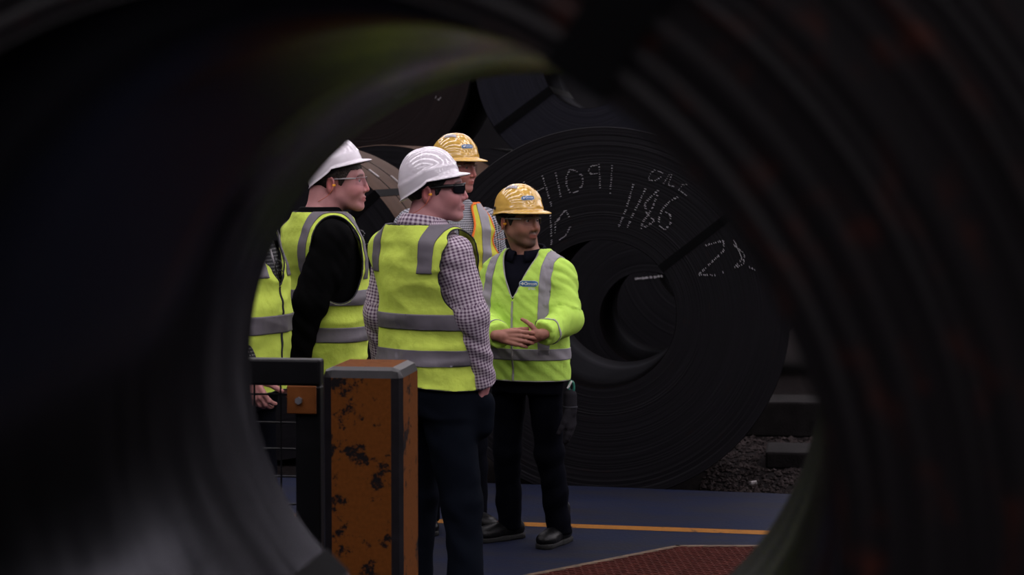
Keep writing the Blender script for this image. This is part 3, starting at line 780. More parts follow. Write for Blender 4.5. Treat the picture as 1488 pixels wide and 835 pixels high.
M['logo_blue'] = plain('logo_blue', (0.04, 0.13, 0.30), 0.5, var=0.05)
M['logo_white'] = plain('logo_white', (0.62, 0.62, 0.62), 0.5, var=0.05)
M['sticker_grey'] = plain('sticker_grey', (0.30, 0.28, 0.29), 0.35, var=0.1)
M['glove'] = fabric('dark_work_glove', (0.016, 0.015, 0.018))
M['green_clip'] = plain('green_clip', (0.02, 0.12, 0.085), 0.4)
def clear_lens():
    m, nt, p = newmat('clear_lens')
    out = nt.nodes['Material Output']; tr = N(nt, 'ShaderNodeBsdfTransparent'); tr.inputs[0].default_value = (0.90, 0.88, 0.91, 1)
    gl = N(nt, 'ShaderNodeBsdfGlossy', Roughness=0.06); fr_ = N(nt, 'ShaderNodeLayerWeight', Blend=0.12); mx = N(nt, 'ShaderNodeMixShader')
    nt.links.new(math_node(nt, 'ADD', math_node(nt, 'MULTIPLY', fr_.outputs['Facing'], 0.30), 0.05), mx.inputs[0]); nt.links.new(tr.outputs[0], mx.inputs[1]); nt.links.new(gl.outputs[0], mx.inputs[2]); nt.links.new(mx.outputs[0], out.inputs[0])
    return m
M['clear_lens'] = clear_lens()
M['lens_edge_glint'] = plain('clear_lens_glint', (0.32, 0.30, 0.32), 0.15, var=0.1)  # pale grey stands in for the reflection along a clear lens's top edge

def text_mesh(body, size):
    cu = bpy.data.curves.new('lettering', 'FONT'); cu.body = body; cu.size = size; cu.align_x = 'CENTER'; cu.align_y = 'CENTER'; cu.offset = size * 0.02
    o = bpy.data.objects.new('lettering', cu); col.objects.link(o); bpy.context.view_layer.update()
    me = bpy.data.meshes.new_from_object(o.evaluated_get(bpy.context.evaluated_depsgraph_get()))
    V = np.array([v.co[:] for v in me.vertices]); F = [tuple(p.vertices) for p in me.polygons]
    bpy.data.objects.remove(o); bpy.data.meshes.remove(me); return V, F
def decal(name, V2, F, origin, right, up, bvh, off, mat, parent):
    """lays a flat outline onto the surface under it (V2 in metres along right/up)"""
    right = Vector(right).normalized(); up = Vector(up).normalized(); nrm = right.cross(up)
    V = []; last = 0.05
    for v in V2:
        p = Vector(origin) + right * float(v[0]) + up * float(v[1]) + nrm * 0.06
        h = bvh.ray_cast(p, -nrm, 0.16)
        if h[0] is not None: last = h[3]
        V.append(tuple(p - nrm * (last - off)))
    return mesh_obj(name, V, F, mat, parent, True)
def pill(w, h, n=10):
    r = h / 2; pts = []
    for sx, a0 in ((1, -PI / 2), (-1, PI / 2)):
        for i in range(n + 1): a = a0 + PI * i / n; pts.append((sx * 0 + (w / 2 - r) * sx + r * math.cos(a), r * math.sin(a)))
    V = [(0, 0)] + pts; m = len(pts)
    # fan through strips so that it can bend with the surface
    return V, [(0, 1 + i, 1 + (i + 1) % m) for i in range(m)]
def grid_patch(w, h, nu=10, nv=6, shape=None):
    V = []; F = []
    for j in range(nv + 1):
        for i in range(nu + 1):
            u, v = i / nu - 0.5, j / nv - 0.5; V.append(shape(u, v) if shape else (u * w, v * h))
    for j in range(nv):
        for i in range(nu): a = j * (nu + 1) + i; F.append((a, a + 1, a + nu + 2, a + nu + 1))
    return V, F
def pill_patch(w, h, nu=14, nv=6):
    def sh(u, v):
        y = v * h; r = h / 2; ext = math.sqrt(max(0, r * r - y * y)); return (u * 2 * (w / 2 - r + ext), y)
    return grid_patch(w, h, nu, nv, sh)
def logo(parent, origin, right, up, bvh, w, h, sub=False):
    decal('logo_border', *pill_patch(w * 1.05, h * 1.18), origin, right, up, bvh, 0.0022, M['logo_white'], parent)
    decal('logo_badge', *pill_patch(w, h), origin, right, up, bvh, 0.0036, M['logo_blue'], parent)
    V, F = text_mesh('Orrcon', h * 0.80); V = V[:, :2] + np.array([w * 0.09, 0]); V[:, 0] = (V[:, 0] - w * 0.09) * min(1, w * 0.68 / max(1e-6, np.ptp(V[:, 0]))) + w * 0.10
    decal('lettering', V, F, origin, right, up, bvh, 0.0048, M['logo_white'], parent)
    s = h * 0.32; c = -w / 2 + h * 0.55
    decal('diamond_emblem', [(c - s, 0), (c, -s), (c + s, 0), (c, s)], [(0, 1, 2, 3)], origin, right, up, bvh, 0.0048, M['logo_white'], parent)
    if sub:
        V, F = text_mesh('STEEL', h * 0.52); V = V[:, :2] + np.array([w * 0.18, -h * 0.92])
        decal('lettering', V, F, origin, right, up, bvh, 0.003, M['logo_white'], parent)

def helmet(parent, mat, T, Rm, ribbed, sticker):
    """T helmet origin, Rm its rotation (x right, y forward, z up), both in the frame of parent"""
    na, nt_ = 112, 34; V = []; F = []
    rx, rf, rbk, rz = 0.108, (0.120 if ribbed else 0.122), 0.128, (0.128 if ribbed else 0.125)
    def rim(ph):                         # ph: 0 = front
        f = math.cos(ph); return -0.046 * max(0, -f) ** 0.7 if ribbed else -0.010 * max(0, -f)
    def pt(ph, t):
        f, s = math.cos(ph), math.sin(ph); z0 = rim(ph); th = t * PI / 2
        ry = rf if f > 0 else rbk; prof = math.sin(th) ** 0.82; x = rx * s * prof; y = ry * f * prof; z = z0 + (rz - z0) * math.cos(th) ** 1.0
        b = 0.0
        if ribbed:
            for k in (-0.052, -0.018, 0.018, 0.052):
                kk = k * (0.65 + 0.35 * (1 - abs(y) / 0.15)); b += 0.0036 * math.exp(-((x - kk) / 0.0045) ** 2) * (1 if t < 0.80 else 0)
            b += 0.0030 * (1 / (1 + math.exp(-(t - 0.80) * 90))) + 0.002 * math.exp(-((t - 0.81) / 0.018) ** 2)
        else:
            b += 0.0045 * math.exp(-(x / 0.017) ** 4) * (1 if t < 0.92 else 0.3)
            for k in (-0.055, 0.055): b += 0.0026 * math.exp(-((x - k) / 0.007) ** 2) * (1 if t < 0.75 else 0)
            b += 0.0030 * (1 / (1 + math.exp(-(t - 0.90) * 80)))
        n = np.array([x / rx ** 2, y / ry ** 2, max(z, 0) / rz ** 2 + 1e-6]); n /= np.linalg.norm(n)
        return np.array([x, y, z]) + n * b
    top = np.array([0, 0, rz + (0.0045 if not ribbed else 0)])
    V.append(top)
    for i in range(1, nt_ + 1):
        for k in range(na): V.append(pt(2 * PI * k / na, i / nt_))
    for e, dz in ((0.25, -0.002), (0.6, -0.006), (1.0, -0.012), (1.0, -0.0155), (0.9, -0.0165)):
        for k in range(na):
            ph = 2 * PI * k / na; f, s = math.cos(ph), math.sin(ph); p = pt(ph, 1.0)
            ext = 0.006 + (0.042 if not ribbed else 0.034) * max(0, f) ** 1.6
            dirv = np.array([s * 0.75, f, 0]); dirv /= np.linalg.norm(dirv)
            V.append(p + dirv * ext * e + np.array([0, 0, dz * (0.5 + 0.8 * max(0, f))]))
    rows = nt_ + 5
    for k in range(na): F.append((0, 1 + k, 1 + (k + 1) % na)[::-1])
    for i in range(rows - 1):
        for k in range(na):
            l = (k + 1) % na; a = 1 + i * na; b = a + na; F.append((a + k, a + l, b + l, b + k))
    W = (np.array(V) @ Rm.T) + T
    o = mesh_obj('hard_hat', W, F, mat, parent, True)
    m = o.modifiers.new('thickness', 'SOLIDIFY'); m.thickness = 0.0035; m.offset = -1
    P3 = lambda p: Rm @ np.array(p) + T
    hb = MB(); hb.tube([P3((0.086 * math.sin(a), 0.004 + 0.108 * math.cos(a), -0.012 - 0.012 * (math.cos(a) < 0))) for a in np.linspace(0, 2 * PI, 30, endpoint=False)], 0.0085, 6, True)
    hb.build('headband', M['black_plastic'], o, True)
    bvh = BVHTree.FromPolygons([Vector(v) for v in W], F)
    up_ = lambda p, r: None
    if sticker:
        R3 = lambda v: Rm @ np.array(v)
        logo(o, P3((0.030, 0.112, 0.062)), R3((0.93, -0.36, 0)) * -1 if False else R3((-0.93, 0.36, 0)) * -1, R3((-0.10, -0.45, 0.9)), bvh, 0.066, 0.020) if False else None
        # front badge faces forward and a little to the wearer's right
        nrm = np.array([0.42, 0.82, 0.40]); nrm /= np.linalg.norm(nrm); rr = np.cross((0, 0, 1.0), nrm); rr /= np.linalg.norm(rr); uu = np.cross(nrm, rr)
        logo(o, P3((0.048, 0.108, 0.062)), R3(rr), R3(uu), bvh, 0.062, 0.019)
        for s in (1, -1):
            nrm = np.array([s * 0.62, 0.10, 0.78]); nrm /= np.linalg.norm(nrm); rr = np.cross((0, 0, 1.0), nrm); rr /= np.linalg.norm(rr); uu = np.cross(nrm, rr)
            def sh(u, v): return (u * 0.062 * (1 - 0.25 * v), v * 0.026 + 0.010 * (0.25 - u * u) * 2)
            decal('reflective_sticker', *grid_patch(0, 0, 10, 5, sh), P3((s * 0.058, 0.012, 0.112)), R3(rr), R3(uu), bvh, 0.0025, M['sticker_grey'], o)
            nrm = np.array([s * 0.9, -0.42, 0.1]); nrm /= np.linalg.norm(nrm); rr = np.cross((0, 0, 1.0), nrm); rr /= np.linalg.norm(rr); uu = np.cross(nrm, rr)
            decal('slot_plug', *pill_patch(0.030, 0.014), P3((s * 0.094, -0.066, 0.018)), R3(rr), R3(uu), bvh, 0.0035, M['black_plastic'], o)
    return o

def person(name_label, loc, heading, height, head_yaw, head_pitch=0.0, head_roll=0.0, head_off=(0, 0.028), head_scale=1.0, arms=None, hands=None, legs=None,
           upper='shirt', upper_mat='gingham', fat=1.0, hair='hair_dark', skin=(0.40, 0.22, 0.18), stubble=0.0, helm='helmet_white', helm_pitch=0.1, glasses='clear_lens',
           trousers='jeans', sleeve_r=(0.066, 0.055, 0.044), collar=None, cat_group='workers in hard hats', plug=True, detail_feet=True, neck_r=0.056, head_z=0.0, sleeve_fold=0.004, pocket='', hip=1.0, collar_s=1.0, helm_z=0.0):
    """returns (root, info); local frame: +Y forward, +X the person's right, origin on the floor between the feet"""
    k = height / 1.78
    root = empty('person', (loc[0], loc[1], 0.0), -heading)
    Rw = rotz(-heading); L0 = np.array([loc[0], loc[1], 0.0])
    toL = lambda p: Rw.T @ (np.asarray(p, float) - L0)
    J = {}
    for s, n in ((1, 'R'), (-1, 'L')):
        J['sh' + n] = np.array([s * 0.172 * k * fat ** 0.5, -0.018 * k, 1.392 * k])
        J['hip' + n] = np.array([s * 0.092 * k, 0, 0.90 * k])
        lg = (legs or {}).get(n, {})
        if 'ankle_w' in lg: lg = dict(lg); aw = toL(lg['ankle_w']); lg['ankle'] = (aw[0], aw[1], 0.10)
        J['an' + n] = np.array(lg.get('ankle', (s * 0.115 * k, -0.02, 0.10)), float)
        J['kn' + n] = np.array(lg.get('knee', tuple((J['hip' + n] * 0.48 + J['an' + n] * 0.52) + np.array([0, 0.03, 0]))), float)
        J['toe' + n] = float(lg.get('toe', s * 0.16))
        el, wr = (arms or {}).get(n, (None, None))
        J['el' + n] = toL(el) if el is not None else J['sh' + n] + np.array([s * 0.06, -0.04, -0.30]) * k
        J['wr' + n] = toL(wr) if wr is not None else J['el' + n] + np.array([-s * 0.01, 0.10, -0.25]) * k
    HO = np.array([0, head_off[1], (1.78 - 0.117) * k + head_z]); HO[0] = head_off[0]
    Hr = rotz(-(head_yaw - heading)) @ rotx(head_pitch) @ roty(head_roll); hs = head_scale
    toH = lambda P: ((P - HO) @ Hr) / hs
    fromH = lambda q: Hr @ (np.array(q, float) * hs) + HO
    nb = np.array([0, -0.025 * k, 1.46 * k])
    # hands
    HC = {}
    for s, n in ((1, 'R'), (-1, 'L')):
        spec = (hands or {}).get(n)
        w = J['wr' + n]; fd = w - J['el' + n]; fd = fd / np.linalg.norm(fd)
        if spec is None: spec = dict(e1=fd, e3=np.array([-s, 0, 0]), thumb=np.array([0, 1, 0]))
        else:
            spec = dict(spec)
            for q in ('e1', 'e3', 'thumb'):
                if spec.get(q + '_w') is not None: spec[q] = Rw.T @ np.array(spec.pop(q + '_w'), float)
        HC[n] = hand_prims(w, **spec)
    def f_head(P):
        Q = toH(P); d = head_sdf(Q) * hs
        neck = d_caps(P, fromH((0, -0.022, -0.045)), nb, neck_r * k, neck_r * 1.12 * k)
        d = smin(d, neck, 0.022)
        return smin(d, d_ell(P, nb + np.array([0, 0, -0.05 * k]), np.array([0.15, 0.085, 0.06]) * k), 0.03)
    def f_hand(n):
        def f(P):
            d = d_caps(P, J['el' + n] * 0.5 + J['wr' + n] * 0.5, J['wr' + n], 0.031, 0.0265)
            pal = None
            for a, b, r0, r1 in HC[n]: d = smin(d, d_caps(P, a, b, r0, r1), 0.0055)
            return d
        return f
    def f_core(P):
        d = np.maximum(d_torso(P, k, 0.82 * fat), 0.90 * k - P[:, 2])
        for n in 'RL':
            d = smin(d, d_caps(P, J['sh' + n], J['el' + n], 0.042, 0.036), 0.02)
            d = np.minimum(d, d_caps(P, J['el' + n], J['wr' + n], 0.035, 0.026))
            d = smin(d, d_caps(P, J['hip' + n], J['kn' + n], 0.066, 0.05), 0.03)
            d = smin(d, d_caps(P, J['kn' + n], J['an' + n], 0.048, 0.036), 0.02)
        return d
    VV = []; QQ = []; CC = []; base = 0
    sk = np.array(skin)
    def addm(V, Q, c):
        nonlocal base
        VV.append(V); QQ.append(Q + base); CC.append(c); base += len(V)
    # head and neck, 3 mm
    lo = np.minimum(HO - 0.155, nb - np.array([0.17, 0.12, 0.12])); hi = np.maximum(HO + 0.155, nb + np.array([0.17, 0.12, 0.0])); hi[2] = HO[2] + 0.14
    lo[2] = nb[2] - 0.10
    V, Q = mesh_sdf(f_head, lo, hi, 0.0034)
    H = toH(V); A = np.abs(H[:, 0]); c = np.tile(sk, (len(V), 1))
    def blend(mask, colr, amt):
        nonlocal c
        m = (np.clip(mask, 0, 1) * amt)[:, None]; c = c * (1 - m) + np.array(colr) * m
    g = lambda x, s: np.exp(-(x / s) ** 2)
    blend(g(np.linalg.norm((H - [0, 0.110, -0.036]) / [1, 1, 1], axis=1), 0.020), sk * [1.15, 0.72, 0.72], 0.7)             # nose tip
    blend(g(np.linalg.norm(np.c_[A - 0.045, H[:, 1] - 0.065, H[:, 2] + 0.035], axis=1), 0.030), sk * [1.1, 0.78, 0.78], 0.6)   # cheek
    blend(g(np.linalg.norm(np.c_[A - 0.085, (H[:, 1] + 0.03) * 0.8, (H[:, 2] + 0.016) * 0.7], axis=1), 0.022), sk * [1.15, 0.62, 0.6], 0.8)
    if stubble:
        beard = np.clip((-0.050 - H[:, 2]) / 0.02, 0, 1) * np.clip((H[:, 2] + 0.135) / 0.02, 0, 1) * np.clip((H[:, 1] + 0.0) / 0.03, 0, 1)
        mous = g((H[:, 2] + 0.056) / 1.0, 0.008) * (A < 0.030) * (H[:, 1] > 0.07)
        gt = g(np.linalg.norm(np.c_[A * 0.8, H[:, 1] - 0.09, H[:, 2] + 0.098], axis=1), 0.020)
        blend(beard, (0.05, 0.035, 0.03), 0.45 * stubble); blend(np.maximum(mous, gt), (0.025, 0.018, 0.016), 0.85 * stubble)
    lips = (A < 0.025) * (H[:, 1] > 0.08) * g(H[:, 2] + 0.0725, 0.0085); blend(lips, sk * [0.85, 0.48, 0.48], 0.85)
    brow = (A > 0.012) * (A < 0.052) * (H[:, 1] > 0.055) * g(H[:, 2] - 0.0215 + 3.0 * np.clip(A - 0.035, 0, 1) ** 1.5, 0.0055)
    blend(brow, (0.02, 0.014, 0.012), 0.8)
    addm(V, Q, c)
    for n in 'RL':
        pts = np.array([q for a, b, _, _ in HC[n] for q in (a, b)]); V, Q = mesh_sdf(f_hand(n), np.minimum(pts.min(0), J['wr' + n]) - 0.05, np.maximum(pts.max(0), J['wr' + n]) + 0.05, 0.0034)
        tips = np.array([HC[n][i][1] for i in (3, 7, 11, 15, 18)]); dm = np.min(np.linalg.norm(V[:, None] - tips[None], axis=2), 1)
        c = np.tile(sk * [0.95, 0.86, 0.86], (len(V), 1)); c = c * (1 - 0.35 * g(dm, 0.015))[:, None] + (sk * [1.1, 0.66, 0.66]) * (0.35 * g(dm, 0.015))[:, None]
        addm(V, Q, c)
    pts = np.array([J[q] for q in J if not q.startswith('toe')])
    V, Q = mesh_sdf(f_core, np.minimum(pts.min(0), [-0.2, -0.15, 0]) - 0.08, np.maximum(pts.max(0), [0.2, 0.15, 1.5 * k]) + 0.08, 0.014)
    addm(V, Q, np.tile(sk, (len(V), 1)))
    body = mesh_obj('body', np.vstack(VV), np.vstack(QQ), M['skin'], root, True)
    c = np.vstack(CC); vattr(body, 'tint', np.c_[c, np.ones(len(c))])
    # eyes
    for s in (1, -1):
        U = []; F = []; nu, nv = 14, 10
        for j in range(nv + 1):
            for i in range(nu):
                th = PI * j / nv; ph = 2 * PI * i / nu; U.append((math.sin(th) * math.cos(ph), math.cos(th), math.sin(th) * math.sin(ph)))
        for j in range(nv):
            for i in range(nu): F.append((j * nu + i, j * nu + (i + 1) % nu, (j + 1) * nu + (i + 1) % nu, (j + 1) * nu + i))
        U = np.array(U); e = mesh_obj('eye', np.array([fromH(np.array([s * 0.0315, 0.0735, -0.001]) + u * 0.0122) for u in U]), F, M['eye'], body, True)
        ic = np.where((U[:, 1] > 0.86)[:, None], np.array([0.02, 0.015, 0.012]), np.array([0.30, 0.26, 0.26])); vattr(e, 'tint', np.c_[ic, np.ones(len(ic))])
    # hair under the helmet
    def f_hair(P):
        Qh = toH(P); return d_ell(Qh, (0, -0.017, 0.026), (0.0815, 0.1035, 0.089)) * hs
    V, Q = mesh_sdf(f_hair, HO - 0.13 * hs, HO + 0.13 * hs, 0.006); T = tris(Q)
    def f_hc(V):
        h = toH(V); ax = np.abs(h[:, 0])
        low = np.where(h[:, 1] < -0.045, -0.062, np.where(h[:, 1] < 0.004, 0.012, -0.030))
        front = np.where(h[:, 2] > 0.042, 0.084, 0.026 + 0.6 * np.clip(h[:, 2], -0.03, 0.04))
        return np.maximum(low - h[:, 2], h[:, 1] - front)
    V, T = cut(V, T, f_hc); V = fold(V, vnormals(V, T), 0.002, (60, 60, 30), 3.0)
    cloth('hair', V, T, M[hair], root, 0.006)
    # helmet
    if helm:
        Rh = Hr @ rotx(helm_pitch); helmet(root, M[helm], fromH((0, -0.004 if helm == 'helmet_yellow' else -0.022, (0.040 if helm == 'helmet_yellow' else 0.034) + helm_z)), Rh, helm == 'helmet_white', helm == 'helmet_yellow')
    # glasses
    if glasses:
        gl = MB(); nu, nv = 26, 6; Vg = []; Fg = []
        for j in range(nv + 1):
            for i in range(nu + 1):
                a = (i / nu - 0.5) * 2.3; t = j / nv; x = 0.074 * math.sin(a); y = 0.040 + 0.066 * math.cos(a) ** 0.9 if math.cos(a) > 0 else 0.040
                nose = math.exp(-(x / 0.013) ** 2); zt = 0.015 - 0.003 * abs(a); zb = -0.023 + 0.030 * nose + 0.010 * abs(a) ** 2 * 0.6
                Vg.append(fromH((x, y + 0.002, zt + (zb - zt) * t - 0.001)))
        for j in range(nv):
            for i in range(nu): a = j * (nu + 1) + i; Fg.append((a, a + 1, a + nu + 2, a + nu + 1))
        ge_ = empty('safety_glasses'); ge_.parent = root
        cloth('lens', np.array(Vg), Fg, M[glasses], ge_, 0.0018 if glasses == 'dark_lens' else 0)
        fm = M['black_plastic'] if glasses == 'dark_lens' else M['clear_lens']
        if glasses == 'dark_lens':
            b = MB(); b.tube([fromH((0.0745 * math.sin(a), 0.042 + 0.066 * math.cos(a), 0.0145 - 0.003 * abs(a))) for a in np.linspace(-1.12, 1.12, 24)], 0.0036, 6); b.build('brow_bar', fm, ge_, True)
        else:
            b = MB(); b.tube([fromH((0.0745 * math.sin(a), 0.042 + 0.066 * math.cos(a), 0.0145 - 0.003 * abs(a))) for a in np.linspace(-1.12, 1.12, 24)], 0.0013, 6); b.build('brow_bar', M['lens_edge_glint'], ge_, True)  # on clear glasses this thin bar paints in the lens edge's glint
        for s in (1, -1):
            b = MB(); b.tube([fromH((s * 0.0695, 0.072, 0.008)), fromH((s * 0.076, 0.05, 0.008)), fromH((s * 0.080, 0.0, 0.006)), fromH((s * 0.079, -0.022, 0.004)), fromH((s * 0.075, -0.045, -0.018))],
                             [0.0065, 0.0075, 0.0055, 0.004, 0.003] if glasses == 'dark_lens' else [0.003, 0.004, 0.003, 0.0025, 0.0025], 6)
            b.build('temple', M['black_plastic'] if glasses == 'dark_lens' else M['sticker_grey'], ge_, True)
    if plug:
        for s in (1, -1):
            p0, p1 = fromH((s * 0.076, -0.012, -0.018)), fromH((s * 0.0915, -0.014, -0.020))
            MB().tube([p0, p0 * 0.4 + p1 * 0.6, p1], [0.006, 0.0075, 0.0055], 8).build('ear_plug', M['earplug'], root, True)
        pts = [fromH(q) for q in ((0.090, -0.014, -0.022), (0.094, -0.026, -0.052), (0.088, -0.06, -0.076), (0.06, -0.10, -0.092), (0, -0.118, -0.100), (-0.06, -0.10, -0.092), (-0.088, -0.06, -0.076), (-0.094, -0.026, -0.052), (-0.090, -0.014, -0.022))]
        MB().tube(resample(np.array(pts), False, 0.012), 0.0012, 6).build('ear_plug_cord', M['cord'], root, True)
    # upper garment with sleeves
    sr = [r * k for r in sleeve_r]
    def arm_d(P, n, ex=0.0):
        a, e, w = J['sh' + n], J['el' + n], J['wr' + n]; fd = (w - e) / np.linalg.norm(w - e)
        d = smin(d_caps(P, a, e, sr[0] + ex, sr[1] + ex), d_caps(P, e, w + fd * 0.03, sr[1] * 0.98 + ex, sr[2] + ex), 0.025)
        return np.maximum(d, (P - (w - fd * 0.012)) @ fd)
    loose = 0.028 if upper == 'jacket' else 0.010
    def f_up(P):
        d = d_torso(P, k, fat, 0.8 if upper == 'jacket' else 0.3) - loose
        for n in 'RL': d = smin(d, arm_d(P, n), 0.035)
        bot = (0.80 if upper == 'jacket' else 0.90) * k
        return np.maximum(np.maximum(d, bot - P[:, 2]), P[:, 2] - 1.515 * k)
    pts = np.array([J[q + n] for q in ('sh', 'el', 'wr') for n in 'RL'])
    lo = np.minimum(pts.min(0) - 0.09, [-0.24 * fat, -0.19, 0.78 * k]); hi = np.maximum(pts.max(0) + 0.09, [0.24 * fat, 0.19, 1.54 * k])
    V, Q = mesh_sdf(f_up, lo, hi, 0.0075); T = tris(Q)
    def weave(V):
        best = np.full(len(V), 1e9); W = np.zeros((len(V), 3))
        dt = d_torso(V, k, fat, 0.3); W[:, 0] = np.arctan2(V[:, 0], -V[:, 1]) * 0.17; W[:, 1] = V[:, 2]; best = dt + 0.012
        for n in 'RL':
            a, e, w = J['sh' + n], J['el' + n], J['wr' + n]
            for (p, q, l0) in ((a, e, 0.0), (e, w, np.linalg.norm(e - a))):
                u = (q - p) / np.linalg.norm(q - p); r = V - p; t = r @ u; dd = d_caps(V, p, q, sr[0], sr[1])
                x = np.array([0.0, -1.0, 0.0]) - u * (-u[1]); x /= np.linalg.norm(x); y = np.cross(u, x)
                ang = np.arctan2(r @ y, r @ x); m = dd < best
                W[m, 0] = ang[m] * 0.052; W[m, 1] = l0 + t[m]; best[m] = dd[m]
        return W
    Nn = vnormals(V, T); W = weave(V)
    am = np.zeros(len(V)); lenn = np.zeros(len(V)); 
    for n in 'RL':
        da = np.minimum(d_caps(V, J['sh' + n], J['el' + n], sr[0], sr[1]), d_caps(V, J['el' + n], J['wr' + n], sr[1], sr[2])); am = np.maximum(am, np.clip(1 - da / 0.03, 0, 1))
    fd_ = np.array([noise.noise(Vector((w_[0] * 9 + 1.7, w_[1] * 26 + w_[0] * 22, 4.0))) + 0.5 * noise.noise(Vector((v * 14))) for w_, v in zip(W, V)])
    amp = np.where(am > 0.2, sleeve_fold * 1.8, 0.006 if upper == 'jacket' else 0.0)
    V = V + Nn * (amp * fd_)[:, None]
    info = dict(root=root, k=k, J=J, toL=toL, fromH=fromH, fat=fat, Rw=Rw)
    if upper == 'jacket':
        info['up'] = (V, T)
    else:
        o = mesh_obj('shirt', V, T, M[upper_mat], root, True); vattr(o, 'weave', weave(V))
    # collar
    if collar:
        nu = 40; Vc = []; Fc = []; rows = ((0.060, 0.030), (0.061, 0.052), (0.066, 0.056), (0.076, 0.040), (0.086, 0.014))
        for (r, dz) in rows:
            for i in range(nu + 1):
                a = (i / nu - 0.5) * (2 * PI - 0.55); fr_ = 0.5 + 0.5 * math.cos(a)         # a=0 at the back
                Vc.append((r * 1.08 * k * collar_s * math.sin(a), -0.016 * k - r * k * 1.08 * collar_s * math.cos(a) + 0.012 * (1 - fr_), 1.474 * k + dz * k * collar_s - (1 - fr_) * 0.034 * k))
        for j in range(len(rows) - 1):
            for i in range(nu): a = j * (nu + 1) + i; Fc.append((a, a + 1, a + nu + 2, a + nu + 1))
        Vc = np.array(Vc); o = cloth('collar', Vc, Fc, M[collar], root, 0.004); vattr(o, 'weave', np.c_[np.arctan2(Vc[:, 0], -Vc[:, 1]) * 0.075, np.repeat([0, .022, .028, .045, .07], nu + 1), np.zeros(len(Vc))])
    # trousers
    def f_tr(P):
        z = P[:, 2]
        d = np.maximum(d_torso(P, k, fat * hip) - 0.006, z - 1.03 * k); d = np.maximum(d, 0.80 * k - z)
        legs_d = None
        for n in 'RL':
            l = smin(d_caps(P, J['hip' + n] + np.array([0, -0.005, 0]), J['kn' + n], 0.092 * k * fat ** 0.5 * hip, 0.070 * k * hip ** 0.5), d_caps(P, J['kn' + n], J['an' + n] - np.array([0, 0, 0.06]), 0.070 * k, 0.062 * k), 0.03)
            l = np.maximum(l, 0.045 - z); legs_d = l if legs_d is None else smin(legs_d, l, 0.012)
        for n in pocket:                                    # a hand pushed into the pocket fills it out
            e1 = HC[n][1][1] - HC[n][0][0]; e1 /= np.linalg.norm(e1); w = J['wr' + n]
            d = smin(d, d_caps(P, w + e1 * 0.070, w + e1 * 0.160, 0.054, 0.064), 0.05)
        return smin(d, legs_d, 0.03)
    pts = np.array([J[q + n] for q in ('hip', 'kn', 'an') for n in 'RL'])
    V, Q = mesh_sdf(f_tr, np.minimum(pts.min(0), [-0.2, -0.12, 0.0]) - [0.1, 0.1, 0.0], np.maximum(pts.max(0), [0.2, 0.12, 1.06 * k]) + [0.1, 0.1, 0.03], 0.011); T = tris(Q)
    zz = V[:, 2]; Nn = vnormals(V, T)
    fd_ = np.array([noise.noise(Vector((v[0] * 9, v[1] * 9, v[2] * 14 + v[0] * 10))) for v in V]); V = V + Nn * (fd_ * np.where(zz < 0.5 * k, 0.010, 0.006))[:, None]
    mesh_obj('trousers', V, T, M[trousers], root, True)
    # boots
    for s, n in ((1, 'R'), (-1, 'L')):
        A = J['an' + n]; Rt = rotz(-J['toe' + n])
        def lo_(P): q = (P - np.array([A[0], A[1], 0])) @ Rt; return q
        def f_b(P):
            q = lo_(P); d = d_caps(q, (0, 0, 0.17), (0, -0.005, 0.07), 0.050, 0.048)
            d = smin(d, d_caps(q, (0, -0.045, 0.05), (0, 0.09, 0.045), 0.040, 0.043), 0.03); d = smin(d, d_ell(q, (0.004 * s, 0.145, 0.040), (0.050, 0.068, 0.040)), 0.03)
            return np.maximum(d, 0.022 - q[:, 2])
        def f_s(P):
            q = lo_(P); d = np.minimum(d_caps(q * [1, 1, 0], (0, -0.045, 0), (0.003 * s, 0.05, 0), 0.043, 0.047), d_caps(q * [1, 1, 0], (0, 0.05, 0), (0.005 * s, 0.165, 0), 0.048, 0.047))
            return np.maximum(np.maximum(d, q[:, 2] - 0.026), 0.001 - q[:, 2])
        lo = np.array([A[0] - 0.25, A[1] - 0.25, -0.01]); hi = np.array([A[0] + 0.25, A[1] + 0.28, 0.24])
        V, Q = mesh_sdf(f_b, lo, hi, 0.007); b = mesh_obj('boot', V, Q, M['boot'], root, True)
        V, Q = mesh_sdf(f_s, lo, hi - [0, 0, 0.16], 0.006); mesh_obj('sole', V, Q, M['sole'], b, True)
    tag(root, name_label, 'person', cat_group)
    return info

